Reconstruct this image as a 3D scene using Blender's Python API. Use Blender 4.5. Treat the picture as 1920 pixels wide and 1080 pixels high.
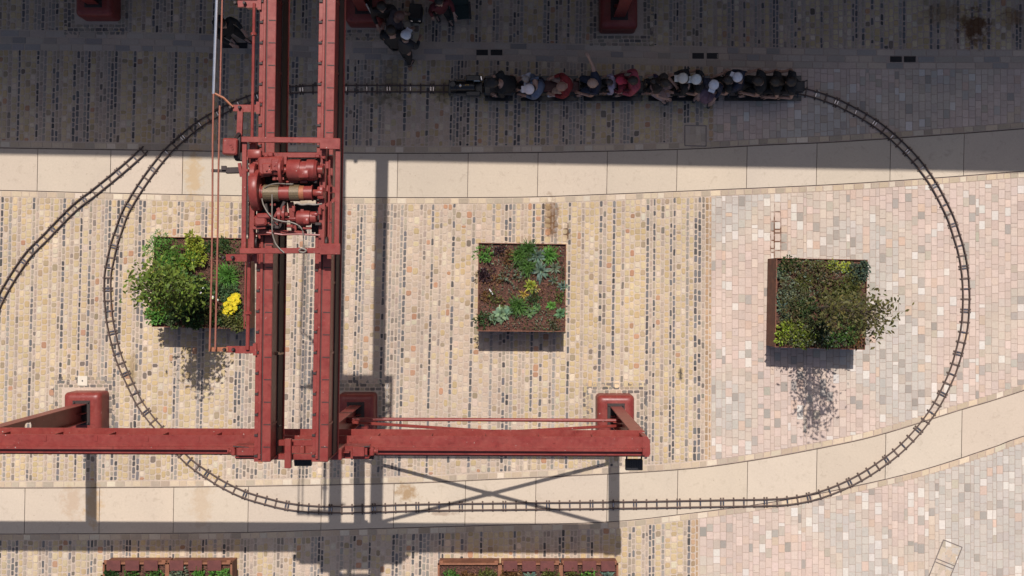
import bpy, bmesh, math, random
from mathutils import Vector, Matrix, noise

for o in list(bpy.data.objects):
    bpy.data.objects.remove(o)
SC = bpy.context.scene
COL = SC.collection
R = math.radians

# ------------------------------------------------------------------ camera
HC = 24.2                      # drone height over the square (m)
PX = 80.0                      # photograph pixels per metre on the ground
cam_d = bpy.data.cameras.new("camera")
cam_d.sensor_width = 36.0
cam_d.lens = 36.0 * HC / (1920.0 / PX)
cam_d.clip_start = 0.1
cam_d.clip_end = 4000.0
cam = bpy.data.objects.new("camera", cam_d)
cam.location = (0, 0, HC)
COL.objects.link(cam)
SC.camera = cam

# ------------------------------------------------------------------ light
SUN_DIR = Vector((0.0015, -0.610, -1.0)).normalized()
world = bpy.data.worlds.new("World")
SC.world = world
world.use_nodes = True
wn = world.node_tree
sky = wn.nodes.new("ShaderNodeTexSky")
sky.sky_type = 'NISHITA'
sky.sun_disc = False
sky.sun_elevation = R(58.6)
sky.sun_rotation = R(0)
sky.air_density = 0.8
sky.dust_density = 2.5
sky.ozone_density = 0.7
wn.links.new(sky.outputs[0], wn.nodes["Background"].inputs[0])
wn.nodes["Background"].inputs[1].default_value = 0.097
sun_d = bpy.data.lights.new("sun", 'SUN')
sun_d.energy = 4.5
sun_d.angle = R(0.5)
sun_d.color = (1.0, 0.955, 0.91)
sun = bpy.data.objects.new("sun", sun_d)
sun.rotation_euler = SUN_DIR.to_track_quat('-Z', 'Y').to_euler()
sun.location = (0, 20, 40)
COL.objects.link(sun)
SC.view_settings.view_transform = 'Standard'
SC.view_settings.look = 'None'
SC.view_settings.gamma = 1.0
SC.view_settings.exposure = 0.25


# ------------------------------------------------------------------ helpers
def P(px, py, z=0.0):
    """point at height z that the photograph shows at pixel px, py"""
    f = (1.0 - z / HC) / PX
    return Vector(((px - 960.0) * f, -(py - 540.0) * f, z))


def lin(c):
    c /= 255.0
    return c / 12.92 if c <= 0.04045 else ((c + 0.055) / 1.055) ** 2.4


def S(r, g, b, k=0.62):
    return (min(1, lin(r) * k), min(1, lin(g) * k), min(1, lin(b) * k), 1.0)


def wm(o):
    m = Matrix.LocRotScale(o.location, o.rotation_euler, o.scale)
    return wm(o.parent) @ m if o.parent else m


class MB:
    """collects shapes, then links them as one mesh object"""

    def __init__(self):
        self.v = []
        self.f = []
        self.c = []

    def add(self, vs, fs, col=None):
        n = len(self.v)
        self.v += [tuple(p) for p in vs]
        self.f += [tuple(i + n for i in f) for f in fs]
        self.c += [col] * len(fs)

    def box(self, c, s, rz=0.0, bev=0.0, rot=None, col=None):
        hx, hy, hz = s[0] / 2, s[1] / 2, s[2] / 2
        m = rot if rot is not None else Matrix.Rotation(rz, 3, 'Z')
        c = Vector(c)
        b = min(bev, hx * .9, hy * .9, hz * .9)
        if b <= 0:
            vs = [c + m @ Vector((x * hx, y * hy, z * hz)) for z in (-1, 1) for x, y in ((-1, -1), (1, -1), (1, 1), (-1, 1))]
            fs = [(0, 3, 2, 1), (4, 5, 6, 7)] + [(i, (i + 1) % 4, 4 + (i + 1) % 4, 4 + i) for i in range(4)]
            self.add(vs, fs, col)
            return
        # chamfered box: four rings
        def ring(ix, iz):
            o = []
            for sx, sy in ((-1, -1), (1, -1), (1, 1), (-1, 1)):
                if sx * sy > 0:
                    prs = ((sx * (hx - ix), sy * (hy - ix - b)), (sx * (hx - ix - b), sy * (hy - ix)))
                else:
                    prs = ((sx * (hx - ix - b), sy * (hy - ix)), (sx * (hx - ix), sy * (hy - ix - b)))
                if (sx, sy) in ((-1, -1), (1, 1)):
                    pass
                o += [Vector((x, y, iz)) for x, y in prs]
            return o
        rings = [ring(b, -hz), ring(0, -hz + b), ring(0, hz - b), ring(b, hz)]
        # keep the ring angularly ordered
        import math as _m
        vs = []
        for r_ in rings:
            r_.sort(key=lambda p: _m.atan2(p.y, p.x))
            vs += [c + m @ p for p in r_]
        fs = [tuple(reversed(range(8))), tuple(range(24, 32))]
        for k in range(3):
            fs += [(k * 8 + i, k * 8 + (i + 1) % 8, k * 8 + 8 + (i + 1) % 8, k * 8 + 8 + i) for i in range(8)]
        self.add(vs, fs, col)

    def bar(self, p0, p1, w, h, bev=0.0, col=None):
        """rectangular bar between two points: w across, h along its up side"""
        p0, p1 = Vector(p0), Vector(p1)
        d = p1 - p0
        L = d.length
        x = d.normalized()
        up = Vector((0, 0, 1)) if abs(x.z) < .95 else Vector((0, 1, 0))
        y = up.cross(x).normalized()
        z = x.cross(y)
        m = Matrix((x, y, z)).transposed()
        self.box((p0 + p1) / 2, (L, w, h), rot=m, bev=bev, col=col)

    def tube(self, pts, r, seg=8, caps=True, col=None):
        pts = [Vector(p) for p in pts]
        rs = r if isinstance(r, (list, tuple)) else [r] * len(pts)
        vs = []
        fs = []
        ref = None
        for i, p in enumerate(pts):
            a = pts[max(0, i - 1)]
            b = pts[min(len(pts) - 1, i + 1)]
            t = (b - a).normalized()
            if ref is None:
                ref = t.orthogonal().normalized()
            n = (ref - t * ref.dot(t))
            n = n.normalized() if n.length > 1e-6 else t.orthogonal().normalized()
            ref = n
            bt = t.cross(n)
            for k in range(seg):
                an = 2 * math.pi * k / seg
                vs.append(p + (n * math.cos(an) + bt * math.sin(an)) * rs[i])
        for i in range(len(pts) - 1):
            for k in range(seg):
                k2 = (k + 1) % seg
                fs.append((i * seg + k, i * seg + k2, (i + 1) * seg + k2, (i + 1) * seg + k))
        if caps:
            fs.append(tuple(reversed(range(seg))))
            fs.append(tuple((len(pts) - 1) * seg + k for k in range(seg)))
        self.add(vs, fs, col)

    def lathe(self, c, axis, prof, seg=24, col=None):
        """prof: list of (distance along axis, radius)"""
        a = Vector(axis).normalized()
        c = Vector(c)
        n = a.orthogonal().normalized()
        b = a.cross(n)
        vs = []
        fs = []
        for d, r in prof:
            for k in range(seg):
                an = 2 * math.pi * k / seg
                vs.append(c + a * d + (n * math.cos(an) + b * math.sin(an)) * r)
        for i in range(len(prof) - 1):
            for k in range(seg):
                k2 = (k + 1) % seg
                fs.append((i * seg + k, i * seg + k2, (i + 1) * seg + k2, (i + 1) * seg + k))
        fs.append(tuple(reversed(range(seg))))
        fs.append(tuple((len(prof) - 1) * seg + k for k in range(seg)))
        self.add(vs, fs, col)

    def ball(self, c, r, seg=10, rings=7, col=None):
        rx, ry, rz = r if isinstance(r, (tuple, list)) else (r, r, r)
        c = Vector(c)
        vs = [c + Vector((0, 0, -rz))]
        for i in range(1, rings):
            t = -math.pi / 2 + math.pi * i / rings
            for k in range(seg):
                an = 2 * math.pi * k / seg
                vs.append(c + Vector((rx * math.cos(t) * math.cos(an), ry * math.cos(t) * math.sin(an), rz * math.sin(t))))
        vs.append(c + Vector((0, 0, rz)))
        fs = [(0, 1 + (k + 1) % seg, 1 + k) for k in range(seg)]
        for i in range(rings - 2):
            for k in range(seg):
                a = 1 + i * seg
                fs.append((a + k, a + (k + 1) % seg, a + seg + (k + 1) % seg, a + seg + k))
        last = len(vs) - 1
        a = 1 + (rings - 2) * seg
        fs += [(a + k, a + (k + 1) % seg, last) for k in range(seg)]
        self.add(vs, fs, col)

    def prism(self, poly, z0, z1, col=None):
        n = len(poly)
        vs = [(p[0], p[1], z0) for p in poly] + [(p[0], p[1], z1) for p in poly]
        fs = [tuple(reversed(range(n))), tuple(range(n, 2 * n))]
        fs += [(i, (i + 1) % n, n + (i + 1) % n, n + i) for i in range(n)]
        self.add(vs, fs, col)

    def build(self, name, mat, parent=None, smooth=False, loc=None):
        me = bpy.data.meshes.new(name)
        vs = self.v
        if loc is not None:
            l = Vector(loc)
            vs = [tuple(Vector(p) - l) for p in vs]
        me.from_pydata(vs, [], self.f)
        if any(c is not None for c in self.c):
            at = me.attributes.new("Col", 'FLOAT_COLOR', 'FACE')
            buf = []
            for c in self.c:
                buf += list(c) if c is not None else [1, 1, 1, 1]
            at.data.foreach_set("color", buf)
        me.materials.append(mat)
        if smooth:
            me.polygons.foreach_set("use_smooth", [True] * len(me.polygons))
            try:
                me.set_sharp_from_angle(angle=R(40))
            except Exception:
                pass
        me.update()
        o = bpy.data.objects.new(name, me)
        COL.objects.link(o)
        if loc is not None:
            o.location = loc
        if parent is not None:
            o.parent = parent
            if loc is None:          # shapes were given in world space
                me.transform(wm(parent).inverted())
        return o


def tag(o, label=None, cat=None, group=None, kind=None):
    if label:
        o['label'] = label
    if cat:
        o['category'] = cat
    if group:
        o['group'] = group
    if kind:
        o['kind'] = kind
    return o


def thing(name, label, cat, loc=(0, 0, 0), rz=0.0, group=None):
    o = bpy.data.objects.new(name, None)
    o.empty_display_size = 0.2
    o.location = loc
    o.rotation_euler = (0, 0, rz)
    COL.objects.link(o)
    return tag(o, label, cat, group)


def copy_tree(o, parent=None):
    c = o.copy()
    COL.objects.link(c)
    c.parent = parent
    for ch in list(o.children):
        copy_tree(ch, c)
    return c


# ------------------------------------------------------------------ materials
MATS = {}


def newmat(name):
    m = bpy.data.materials.new(name)
    m.use_nodes = True
    nt = m.node_tree
    return m, nt, nt.nodes["Principled BSDF"]


def ramp(nt, pts):
    n = nt.nodes.new("ShaderNodeValToRGB")
    e = n.color_ramp.elements
    while len(e) > 1:
        e.remove(e[-1])
    e[0].position = pts[0][0]
    e[0].color = pts[0][1]
    for p, c in pts[1:]:
        x = e.new(p)
        x.color = c
    return n


def noise_node(nt, scale, detail=4, rough=.55, vec=None, dist=0.0):
    n = nt.nodes.new("ShaderNodeTexNoise")
    n.inputs["Scale"].default_value = scale
    n.inputs["Detail"].default_value = detail
    n.inputs["Roughness"].default_value = rough
    n.inputs["Distortion"].default_value = dist
    if vec is not None:
        nt.links.new(vec, n.inputs["Vector"])
    return n


def mixc(nt, fac, a, b, mode='MIX'):
    n = nt.nodes.new("ShaderNodeMix")
    n.data_type = 'RGBA'
    n.blend_type = mode
    for s, v in ((0, fac), (6, a), (7, b)):
        if hasattr(v, "is_output"):
            nt.links.new(v, n.inputs[s])
        else:
            n.inputs[s].default_value = v
    return n.outputs[2]


def mathn(nt, op, a, b=None, c=None, clamp=False):
    n = nt.nodes.new("ShaderNodeMath")
    n.operation = op
    n.use_clamp = clamp
    for i, v in enumerate((a, b, c)):
        if v is None:
            continue
        if hasattr(v, "is_output"):
            nt.links.new(v, n.inputs[i])
        else:
            n.inputs[i].default_value = v
    return n.outputs[0]


def bump(nt, bsdf, h, strength, dist=.01):
    b = nt.nodes.new("ShaderNodeBump")
    b.inputs["Strength"].default_value = strength
    b.inputs["Distance"].default_value = dist
    nt.links.new(h, b.inputs["Height"])
    nt.links.new(b.outputs[0], bsdf.inputs["Normal"])


def plain(name, col, rough=.7, metal=0.0, var=.35, scale=8.0, bmp=.15, attr=False, spec=.5):
    """one colour broken up by two sizes of noise"""
    if name in MATS:
        return MATS[name]
    m, nt, b = newmat(name)
    geo = nt.nodes.new("ShaderNodeNewGeometry")
    n1 = noise_node(nt, scale, 5, .6, geo.outputs["Position"])
    n2 = noise_node(nt, scale * 7.3, 3, .6, geo.outputs["Position"])
    if attr:
        a = nt.nodes.new("ShaderNodeAttribute")
        a.attribute_name = "Col"
        base = a.outputs["Color"]
    else:
        base = tuple(col)
    r1 = ramp(nt, [(.25, (1 - var, 1 - var, 1 - var, 1)), (.75, (1 + var, 1 + var, 1 + var, 1))])
    nt.links.new(n1.outputs[0], r1.inputs[0])
    r2 = ramp(nt, [(.25, (1 - var * .6,) * 3 + (1,)), (.75, (1 + var * .6,) * 3 + (1,))])
    nt.links.new(n2.outputs[0], r2.inputs[0])
    c = mixc(nt, 1.0, base, r1.outputs[0], 'MULTIPLY')
    c = mixc(nt, 1.0, c, r2.outputs[0], 'MULTIPLY')
    nt.links.new(c, b.inputs["Base Color"])
    b.inputs["Roughness"].default_value = rough
    b.inputs["Metallic"].default_value = metal
    b.inputs["Specular IOR Level"].default_value = spec
    if bmp:
        bump(nt, b, n2.outputs[0], bmp)
    MATS[name] = m
    return m


# stains that lie on the paving: pixel centre, half sizes (px), strength, colour
STAINS = [
    (1034, 412, 17, 50, .85, S(125, 92, 62), .75),
    (1063, 436, 8, 24, .8, S(112, 84, 60), .4),
    (1456, 440, 15, 58, 1.0, S(118, 82, 60), .12),
    (362, 325, 20, 62, .5, S(205, 165, 105)),
    (175, 945, 18, 50, .55, S(205, 160, 95)),
    (135, 940, 22, 42, .35, S(190, 150, 110)),
    (378, 945, 24, 50, .35, S(200, 165, 125)),
    (762, 922, 26, 18, .7, S(165, 125, 70)),
    (1828, 52, 36, 40, .95, S(110, 75, 48)),
    (1770, 25, 55, 26, .5, S(150, 120, 80)),
    (1900, 30, 26, 24, .6, S(150, 112, 75)),
    (735, 150, 28, 60, .5, S(110, 100, 80)),
    (830, 175, 24, 22, .55, S(120, 105, 60)),
    (720, 185, 50, 14, .4, S(120, 105, 70)),
    (200, 700, 14, 30, .0, S(160, 130, 90)),
    (247, 690, 12, 36, .5, S(165, 138, 88)),
    (1276, 703, 5, 14, .7, S(90, 80, 70)),
    (830, 962, 34, 6, .5, S(150, 120, 100)),
]


def stained(nt, base, gain=1.0, stone=True):
    geo = nt.nodes.new("ShaderNodeNewGeometry")
    pos = geo.outputs["Position"]
    nz = noise_node(nt, 6.0, 5, .65, pos)
    nv = mathn(nt, 'MULTIPLY_ADD', nz.outputs[0], 2.6, -1.3)
    sep = nt.nodes.new("ShaderNodeSeparateXYZ")
    nt.links.new(pos, sep.inputs[0])
    for (cx, cy, rx, ry, st, col, *fac) in STAINS:
        if st <= 0:
            continue
        if stone and fac:
            st = st * fac[0]
        p = P(cx, cy)
        dx = mathn(nt, 'MULTIPLY_ADD', sep.outputs[0], PX / rx, -p.x * PX / rx)
        dy = mathn(nt, 'MULTIPLY_ADD', sep.outputs[1], PX / ry, -p.y * PX / ry)
        d = mathn(nt, 'SQRT', mathn(nt, 'ADD', mathn(nt, 'MULTIPLY', dx, dx), mathn(nt, 'MULTIPLY', dy, dy)))
        d = mathn(nt, 'ADD', d, nv)
        k = mathn(nt, 'MULTIPLY_ADD', d, -1.6, 1.6, clamp=True)
        k = mathn(nt, 'MULTIPLY', k, min(1.0, st * gain))
        base = mixc(nt, k, base, col)
    return base


def stone_mat(name, use_attr=True, col=(.4, .35, .28, 1), var=.16, bmp=.5, gain=1.0, rough=.82, wash=.12, spots=0.0):
    m, nt, b = newmat(name)
    geo = nt.nodes.new("ShaderNodeNewGeometry")
    pos = geo.outputs["Position"]
    if use_attr:
        a = nt.nodes.new("ShaderNodeAttribute")
        a.attribute_name = "Col"
        base = a.outputs["Color"]
    else:
        base = col
    n1 = noise_node(nt, 22.0, 5, .65, pos)
    n2 = noise_node(nt, 90.0, 3, .7, pos)
    n3 = noise_node(nt, .55, 5, .6, pos, .6)
    r1 = ramp(nt, [(.25, (1 - var,) * 3 + (1,)), (.75, (1 + var,) * 3 + (1,))])
    nt.links.new(n1.outputs[0], r1.inputs[0])
    r3 = ramp(nt, [(.3, (1 - wash, 1 - wash, 1 - wash * .9, 1)), (.7, (1 + wash * .8, 1 + wash * .75, 1 + wash * .6, 1))])
    nt.links.new(n3.outputs[0], r3.inputs[0])
    c = mixc(nt, 1.0, base, r1.outputs[0], 'MULTIPLY')
    c = mixc(nt, 1.0, c, r3.outputs[0], 'MULTIPLY')
    if spots:
        n4 = noise_node(nt, 5.0, 6, .7, pos, .8)
        r4 = ramp(nt, [(.56, (1, 1, 1, 1)), (.70, (1 - spots, 1 - spots * 1.05, 1 - spots * 1.15, 1))])
        nt.links.new(n4.outputs[0], r4.inputs[0])
        c = mixc(nt, 1.0, c, r4.outputs[0], 'MULTIPLY')
        n5 = noise_node(nt, 17.0, 2, .5, pos)
        r5 = ramp(nt, [(.72, (1, 1, 1, 1)), (.76, (.72, .70, .68, 1))])
        nt.links.new(n5.outputs[0], r5.inputs[0])
        c = mixc(nt, 1.0, c, r5.outputs[0], 'MULTIPLY')
    c = stained(nt, c, gain, use_attr)
    nt.links.new(c, b.inputs["Base Color"])
    b.inputs["Roughness"].default_value = rough
    b.inputs["Specular IOR Level"].default_value = .3
    h = mathn(nt, 'ADD', n1.outputs[0], mathn(nt, 'MULTIPLY', n2.outputs[0], .6))
    bump(nt, b, h, bmp, .004)
    MATS[name] = m
    return m


def red_paint():
    m, nt, b = newmat("red_oxide_paint")
    geo = nt.nodes.new("ShaderNodeNewGeometry")
    pos = geo.outputs["Position"]
    n1 = noise_node(nt, 2.2, 6, .62, pos, .4)
    n2 = noise_node(nt, 14.0, 6, .7, pos, .3)
    n3 = noise_node(nt, 60.0, 4, .6, pos)
    r = ramp(nt, [(.28, (.155, .023, .019, 1)), (.5, (.182, .028, .023, 1)), (.74, (.222, .041, .032, 1))])
    nt.links.new(n1.outputs[0], r.inputs[0])
    r2 = ramp(nt, [(.3, (.84, .82, .82, 1)), (.55, (1, 1, 1, 1)), (.75, (1.1, 1.12, 1.1, 1))])
    nt.links.new(n2.outputs[0], r2.inputs[0])
    c = mixc(nt, 1.0, r.outputs[0], r2.outputs[0], 'MULTIPLY')
    rk = ramp(nt, [(.62, (0, 0, 0, 1)), (.72, (1, 1, 1, 1))])
    nt.links.new(n2.outputs[0], rk.inputs[0])
    k = mathn(nt, 'MULTIPLY', rk.outputs[0], .35)
    c = mixc(nt, k, c, (.25, .085, .035, 1))
    nd = noise_node(nt, 4.5, 6, .7, pos, .5)
    rd = ramp(nt, [(.40, (0, 0, 0, 1)), (.72, (.32, .32, .32, 1))])
    nt.links.new(nd.outputs[0], rd.inputs[0])
    c = mixc(nt, rd.outputs[0], c, (.23, .08, .06, 1))
    ns = noise_node(nt, 21.0, 2, .5, pos)
    rs = ramp(nt, [(.735, (0, 0, 0, 1)), (.765, (.8, .8, .8, 1))])
    nt.links.new(ns.outputs[0], rs.inputs[0])
    c = mixc(nt, rs.outputs[0], c, (.42, .36, .32, 1))
    ng = noise_node(nt, 9.0, 5, .7, pos, .6)
    rg = ramp(nt, [(.28, (.6, .57, .57, 1)), (.42, (1, 1, 1, 1))])
    nt.links.new(ng.outputs[0], rg.inputs[0])
    c = mixc(nt, 1.0, c, rg.outputs[0], 'MULTIPLY')
    nt.links.new(c, b.inputs["Base Color"])
    rr = ramp(nt, [(.3, (.31,) * 3 + (1,)), (.7, (.44,) * 3 + (1,))])
    nt.links.new(n2.outputs[0], rr.inputs[0])
    nt.links.new(rr.outputs[0], b.inputs["Roughness"])
    b.inputs["Specular IOR Level"].default_value = .3
    bump(nt, b, n3.outputs[0], .12, .004)
    MATS["red"] = m
    return m


def corten():
    m, nt, b = newmat("weathered_steel")
    geo = nt.nodes.new("ShaderNodeNewGeometry")
    n1 = noise_node(nt, 5.0, 6, .68, geo.outputs["Position"], .5)
    n3 = noise_node(nt, 70.0, 4, .6, geo.outputs["Position"])
    r = ramp(nt, [(.25, (.075, .026, .016, 1)), (.5, (.15, .052, .026, 1)), (.75, (.25, .10, .048, 1))])
    nt.links.new(n1.outputs[0], r.inputs[0])
    nt.links.new(r.outputs[0], b.inputs["Base Color"])
    b.inputs["Roughness"].default_value = .7
    bump(nt, b, n3.outputs[0], .3, .004)
    MATS["corten"] = m
    return m


def leaf_mat():
    m, nt, b = newmat("foliage")
    a = nt.nodes.new("ShaderNodeAttribute")
    a.attribute_name = "Col"
    geo = nt.nodes.new("ShaderNodeNewGeometry")
    n = noise_node(nt, 9.0, 3, .6, geo.outputs["Position"])
    r = ramp(nt, [(.3, (.72, .72, .72, 1)), (.7, (1.25, 1.25, 1.2, 1))])
    nt.links.new(n.outputs[0], r.inputs[0])
    c = mixc(nt, 1.0, a.outputs["Color"], r.outputs[0], 'MULTIPLY')
    nt.links.new(c, b.inputs["Base Color"])
    b.inputs["Roughness"].default_value = .55
    b.inputs["Specular IOR Level"].default_value = .2
    tr = nt.nodes.new("ShaderNodeBsdfTranslucent")
    nt.links.new(c, tr.inputs["Color"])
    mx = nt.nodes.new("ShaderNodeMixShader")
    mx.inputs[0].default_value = .25
    nt.links.new(b.outputs[0], mx.inputs[1])
    nt.links.new(tr.outputs[0], mx.inputs[2])
    nt.links.new(mx.outputs[0], nt.nodes["Material Output"].inputs[0])
    MATS["leaf"] = m
    return m


def brick_mat():
    m, nt, b = newmat("brickwork")
    tc = nt.nodes.new("ShaderNodeTexCoord")
    mp = nt.nodes.new("ShaderNodeMapping")
    mp.inputs["Rotation"].default_value = (R(90), 0, 0)
    nt.links.new(tc.outputs["Object"], mp.inputs[0])
    br = nt.nodes.new("ShaderNodeTexBrick")
    br.inputs["Scale"].default_value = 1.0
    br.inputs["Brick Width"].default_value = .225
    br.inputs["Row Height"].default_value = .075
    br.inputs["Mortar Size"].default_value = .008
    br.inputs["Color1"].default_value = (.19, .12, .075, 1)
    br.inputs["Color2"].default_value = (.12, .075, .05, 1)
    br.inputs["Mortar"].default_value = (.25, .23, .2, 1)
    nt.links.new(mp.outputs[0], br.inputs[0])
    nt.links.new(br.outputs[0], b.inputs["Base Color"])
    b.inputs["Roughness"].default_value = .85
    MATS["brick"] = m
    return m


RED = red_paint()
CORTEN = corten()
LEAF = leaf_mat()
BRICK = brick_mat()
# ================================================================== the ground
def interp(pts, x):
    if x <= pts[0][0]:
        return pts[0][1]
    for (x0, y0), (x1, y1) in zip(pts, pts[1:]):
        if x <= x1:
            return y0 + (y1 - y0) * (x - x0) / (x1 - x0)
    return pts[-1][1]


def smoothed(pts):
    """Catmull-Rom through the points, sampled densely"""
    out = []
    n = len(pts)
    for i in range(n - 1):
        p0 = pts[max(0, i - 1)]; p1 = pts[i]; p2 = pts[i + 1]; p3 = pts[min(n - 1, i + 2)]
        for k in range(8):
            t = k / 8
            q = []
            for a in range(2):
                q.append(.5 * (2 * p1[a] + (p2[a] - p0[a]) * t + (2 * p0[a] - 5 * p1[a] + 4 * p2[a] - p3[a]) * t * t
                               + (3 * p1[a] - p0[a] - 3 * p2[a] + p3[a]) * t ** 3))
            out.append(tuple(q))
    out.append(pts[-1])
    return out


XL, XR, YT, YB = -420, 2340, -330, 1360
flag_top = smoothed([(XL, 52), (0, 56), (420, 66), (640, 77), (960, 81), (1300, 87), (1600, 92), (1920, 94), (XR, 95)])
flag_bot = smoothed([(XL, 92), (0, 94), (400, 99), (640, 111), (960, 114), (1300, 124), (1600, 129), (1920, 129), (XR, 129)])
p1_top = smoothed([(XL, 270), (0, 277), (320, 282), (700, 287), (1010, 285.5), (1280, 279.5), (1440, 271.5), (1600, 264), (1920, 241), (XR, 205)])
p1_bot = smoothed([(XL, 350), (0, 357), (160, 361), (400, 366), (640, 370), (952, 370), (1120, 365), (1340, 356), (1600, 344), (1920, 321), (XR, 284)])
p2_top = smoothed([(XL, 914), (0, 915), (240, 914), (480, 911.5), (760, 906), (900, 900), (1240, 883), (1400, 865), (1560, 836), (1660, 812.5), (1800, 769), (1920, 732), (XR, 590)])
p2_bot = smoothed([(XL, 1003), (0, 1001.5), (420, 999), (640, 993), (927, 985), (1137, 979), (1280, 964.5), (1447, 942), (1593, 914), (1735, 880), (1877, 834), (1920, 818), (XR, 680)])
KERB = 12.0

rnd = random.Random(7)
ZT = 0.0            # top of the paving


def sett(mb, x0, x1, x2, x3, y0, y1, col, gap, chamf, dome, jit, rr, gy=None):
    """one stone: x0,x1 left/right at y0; x3,x2 left/right at y1 (photo px); gap is the half joint"""
    gy = gap if gy is None else gy
    a = [(x0 + gap, y0 + gy), (x1 - gap, y0 + gy), (x2 - gap, y1 - gy), (x3 + gap, y1 - gy)]
    if jit:
        a = [(x + rr.uniform(-jit, jit), y + rr.uniform(-jit, jit)) for x, y in a]
    pts = []
    if chamf > 0:
        for i in range(4):
            p = Vector(a[i]); q0 = Vector(a[i - 1]); q1 = Vector(a[(i + 1) % 4])
            for q in (q0, q1):
                d = q - p
                L = d.length
                pts.append(p + d * min(.4, chamf * rr.uniform(.6, 1.4) / max(L, .01)))
    else:
        pts = [Vector(p) for p in a]
    n = len(pts)
    c = sum(pts, Vector((0, 0))) / n
    tx, ty = rr.gauss(0, .012), rr.gauss(0, .012)
    z0 = ZT + rr.uniform(-.002, .0015)
    top = []
    low = []
    for p in pts:
        d = p - c
        q = P(*(c + d * (1 - dome)))
        q.z = z0 + tx * d.x / PX + ty * d.y / PX
        top.append(q)
        q = P(*p)
        q.z = z0 - (.010 if dome > .05 else .006)
        low.append(q)
    vs = top + low
    fs = [tuple(reversed(range(n)))] + [((i + 1) % n, i, n + i, n + (i + 1) % n) for i in range(n)]
    mb.add(vs, fs, col)


def tilt(x):
    if x < 800:
        t = 1.5
    elif x < 1300:
        t = 1.5 - 1.2 * (x - 800) / 500
    else:
        t = max(0.0, .3 - .3 * (x - 1300) / 100)
    return math.tan(R(t))


def XA(x, y):
    return x + (540 - y) * tilt(x)


def jcol(c, rr, v, hue=.03):
    k = 1 + rr.gauss(0, v)
    return (max(.01, c[0] * k * (1 + rr.gauss(0, hue))), max(.01, c[1] * k), max(.01, c[2] * k * (1 + rr.gauss(0, hue))), 1)


SAND = [S(211, 185, 143), S(215, 191, 152), S(206, 179, 135), S(217, 194, 159), S(209, 185, 149)]
PINKS = [S(210, 186, 163), S(208, 184, 160), S(214, 191, 169)]


def in_box(x, y, boxes):
    return any(b[0] < x < b[2] and b[1] < y < b[3] for b in boxes)


# plinths of the crane stand in rings of thin grey setts: keep the normal setts out of there
RINGS = [(105, 718, 206, 1000), (622, 722, 722, 1000), (1108, 730, 1204, 1000), (118, -200, 238, 52), (632, -200, 730, 66), (1108, -200, 1220, 80)]
RINGS = [(a, b, c, (b + 118) if b > 0 else d) for a, b, c, d in RINGS]
# inspection covers (px): keep the stones off the frames
COVERS = [(1283, 233, 1325, 275)]


def cobbles(name, xa, xb, ytop, ybot, seed, border=False):
    """rough setts in columns, sandy ones with runs of narrow dark ones"""
    rr = random.Random(seed)
    mb = MB()
    x = xa
    cnt, nxt = 0, 3
    while x < xb:
        u = rr.random()
        cnt += 1
        if cnt >= nxt:
            cnt, nxt, u = 0, rr.randint(2, 7), 0.0
        else:
            u = .17 + .83 * u
        if u < .16:
            kind, w = 'dark', rr.uniform(5.6, 7.4)
        elif u < .52:
            kind, w = 'mixed', rr.uniform(5.8, 7.6)
        else:
            kind, w = 'sand', rr.uniform(8.0, 11.8)
        reps = 2 if (kind == 'dark' and rr.random() < .35) else 1
        for _ in range(reps):
            if x + w > xb:
                w = xb - x
                if w < 4:
                    x = xb
                    break
            xm = x + w / 2
            y = ytop(xm) + rr.uniform(-2, 0)
            yend = ybot(xm)
            hue = rr.random()
            first = True
            while y < yend - 2:
                L = rr.uniform(8.5, 15) if kind != 'sand' else rr.uniform(9.5, 15)
                if kind == 'sand' and rr.random() < .06:
                    L *= .6
                y1 = min(y + L, yend)
                if yend - y1 < 3:
                    y1 = yend
                yc = (y + y1) / 2
                xc = XA(xm, yc)
                nz = noise.noise(Vector((xm * .05, yc * .011, seed * 3.1)))
                big = noise.noise(Vector((xm * .0042, yc * .0042, 4.7)))
                if kind == 'dark':
                    d = .42 + nz * 1.1
                    if rr.random() < .70 + nz * .8:
                        c = jcol(S(120, 116, 114), rr, .18)
                        if rr.random() < .2:
                            c = jcol(S(92, 88, 86), rr, .15)
                    else:
                        c = jcol(S(186, 169, 147), rr, .08)
                elif kind == 'mixed' and hue < .4:
                    c = jcol(S(168, 158, 147), rr, .11)
                elif kind == 'mixed':
                    v = rr.random() + nz * .5
                    if v < .10:
                        c = jcol(S(142, 130, 118), rr, .14)
                    elif v < .55:
                        c = jcol(S(186, 167, 149), rr, .08)
                    else:
                        c = jcol(S(198, 177, 156), rr, .07)
                else:
                    pal = PINKS if (500 < xm + big * 300 < 860 and rr.random() < .8) else SAND
                    c = jcol(rr.choice(pal), rr, .055, .018)
                    v = rr.random()
                    if v < .025:
                        c = jcol(S(196, 150, 118), rr, .1)
                    elif v < .085:
                        c = jcol(S(180, 158, 128), rr, .08)
                    elif v < .092:
                        c = jcol(S(130, 116, 104), rr, .2)
                    elif v < .19:
                        c = jcol(S(224, 204, 178), rr, .05)
                if border and x + w > xb - 9:
                    c = jcol(S(190, 158, 124), rr, .12)
                if not in_box(xc, yc, RINGS) and not in_box(xc, yc, COVERS):
                    g = 1.05 if kind == 'dark' else .9 if kind == 'mixed' else .7
                    sett(mb, XA(x, y), XA(x + w, y), XA(x + w, y1), XA(x, y1), y, y1, c, g,
                         1.9 if kind == 'sand' else 1.2, .14, .45, rr, .6 if kind == 'dark' else .65)
                y = y1
            x += w
    o = mb.build(name, STONE)
    return tag(o, kind='structure')


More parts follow.
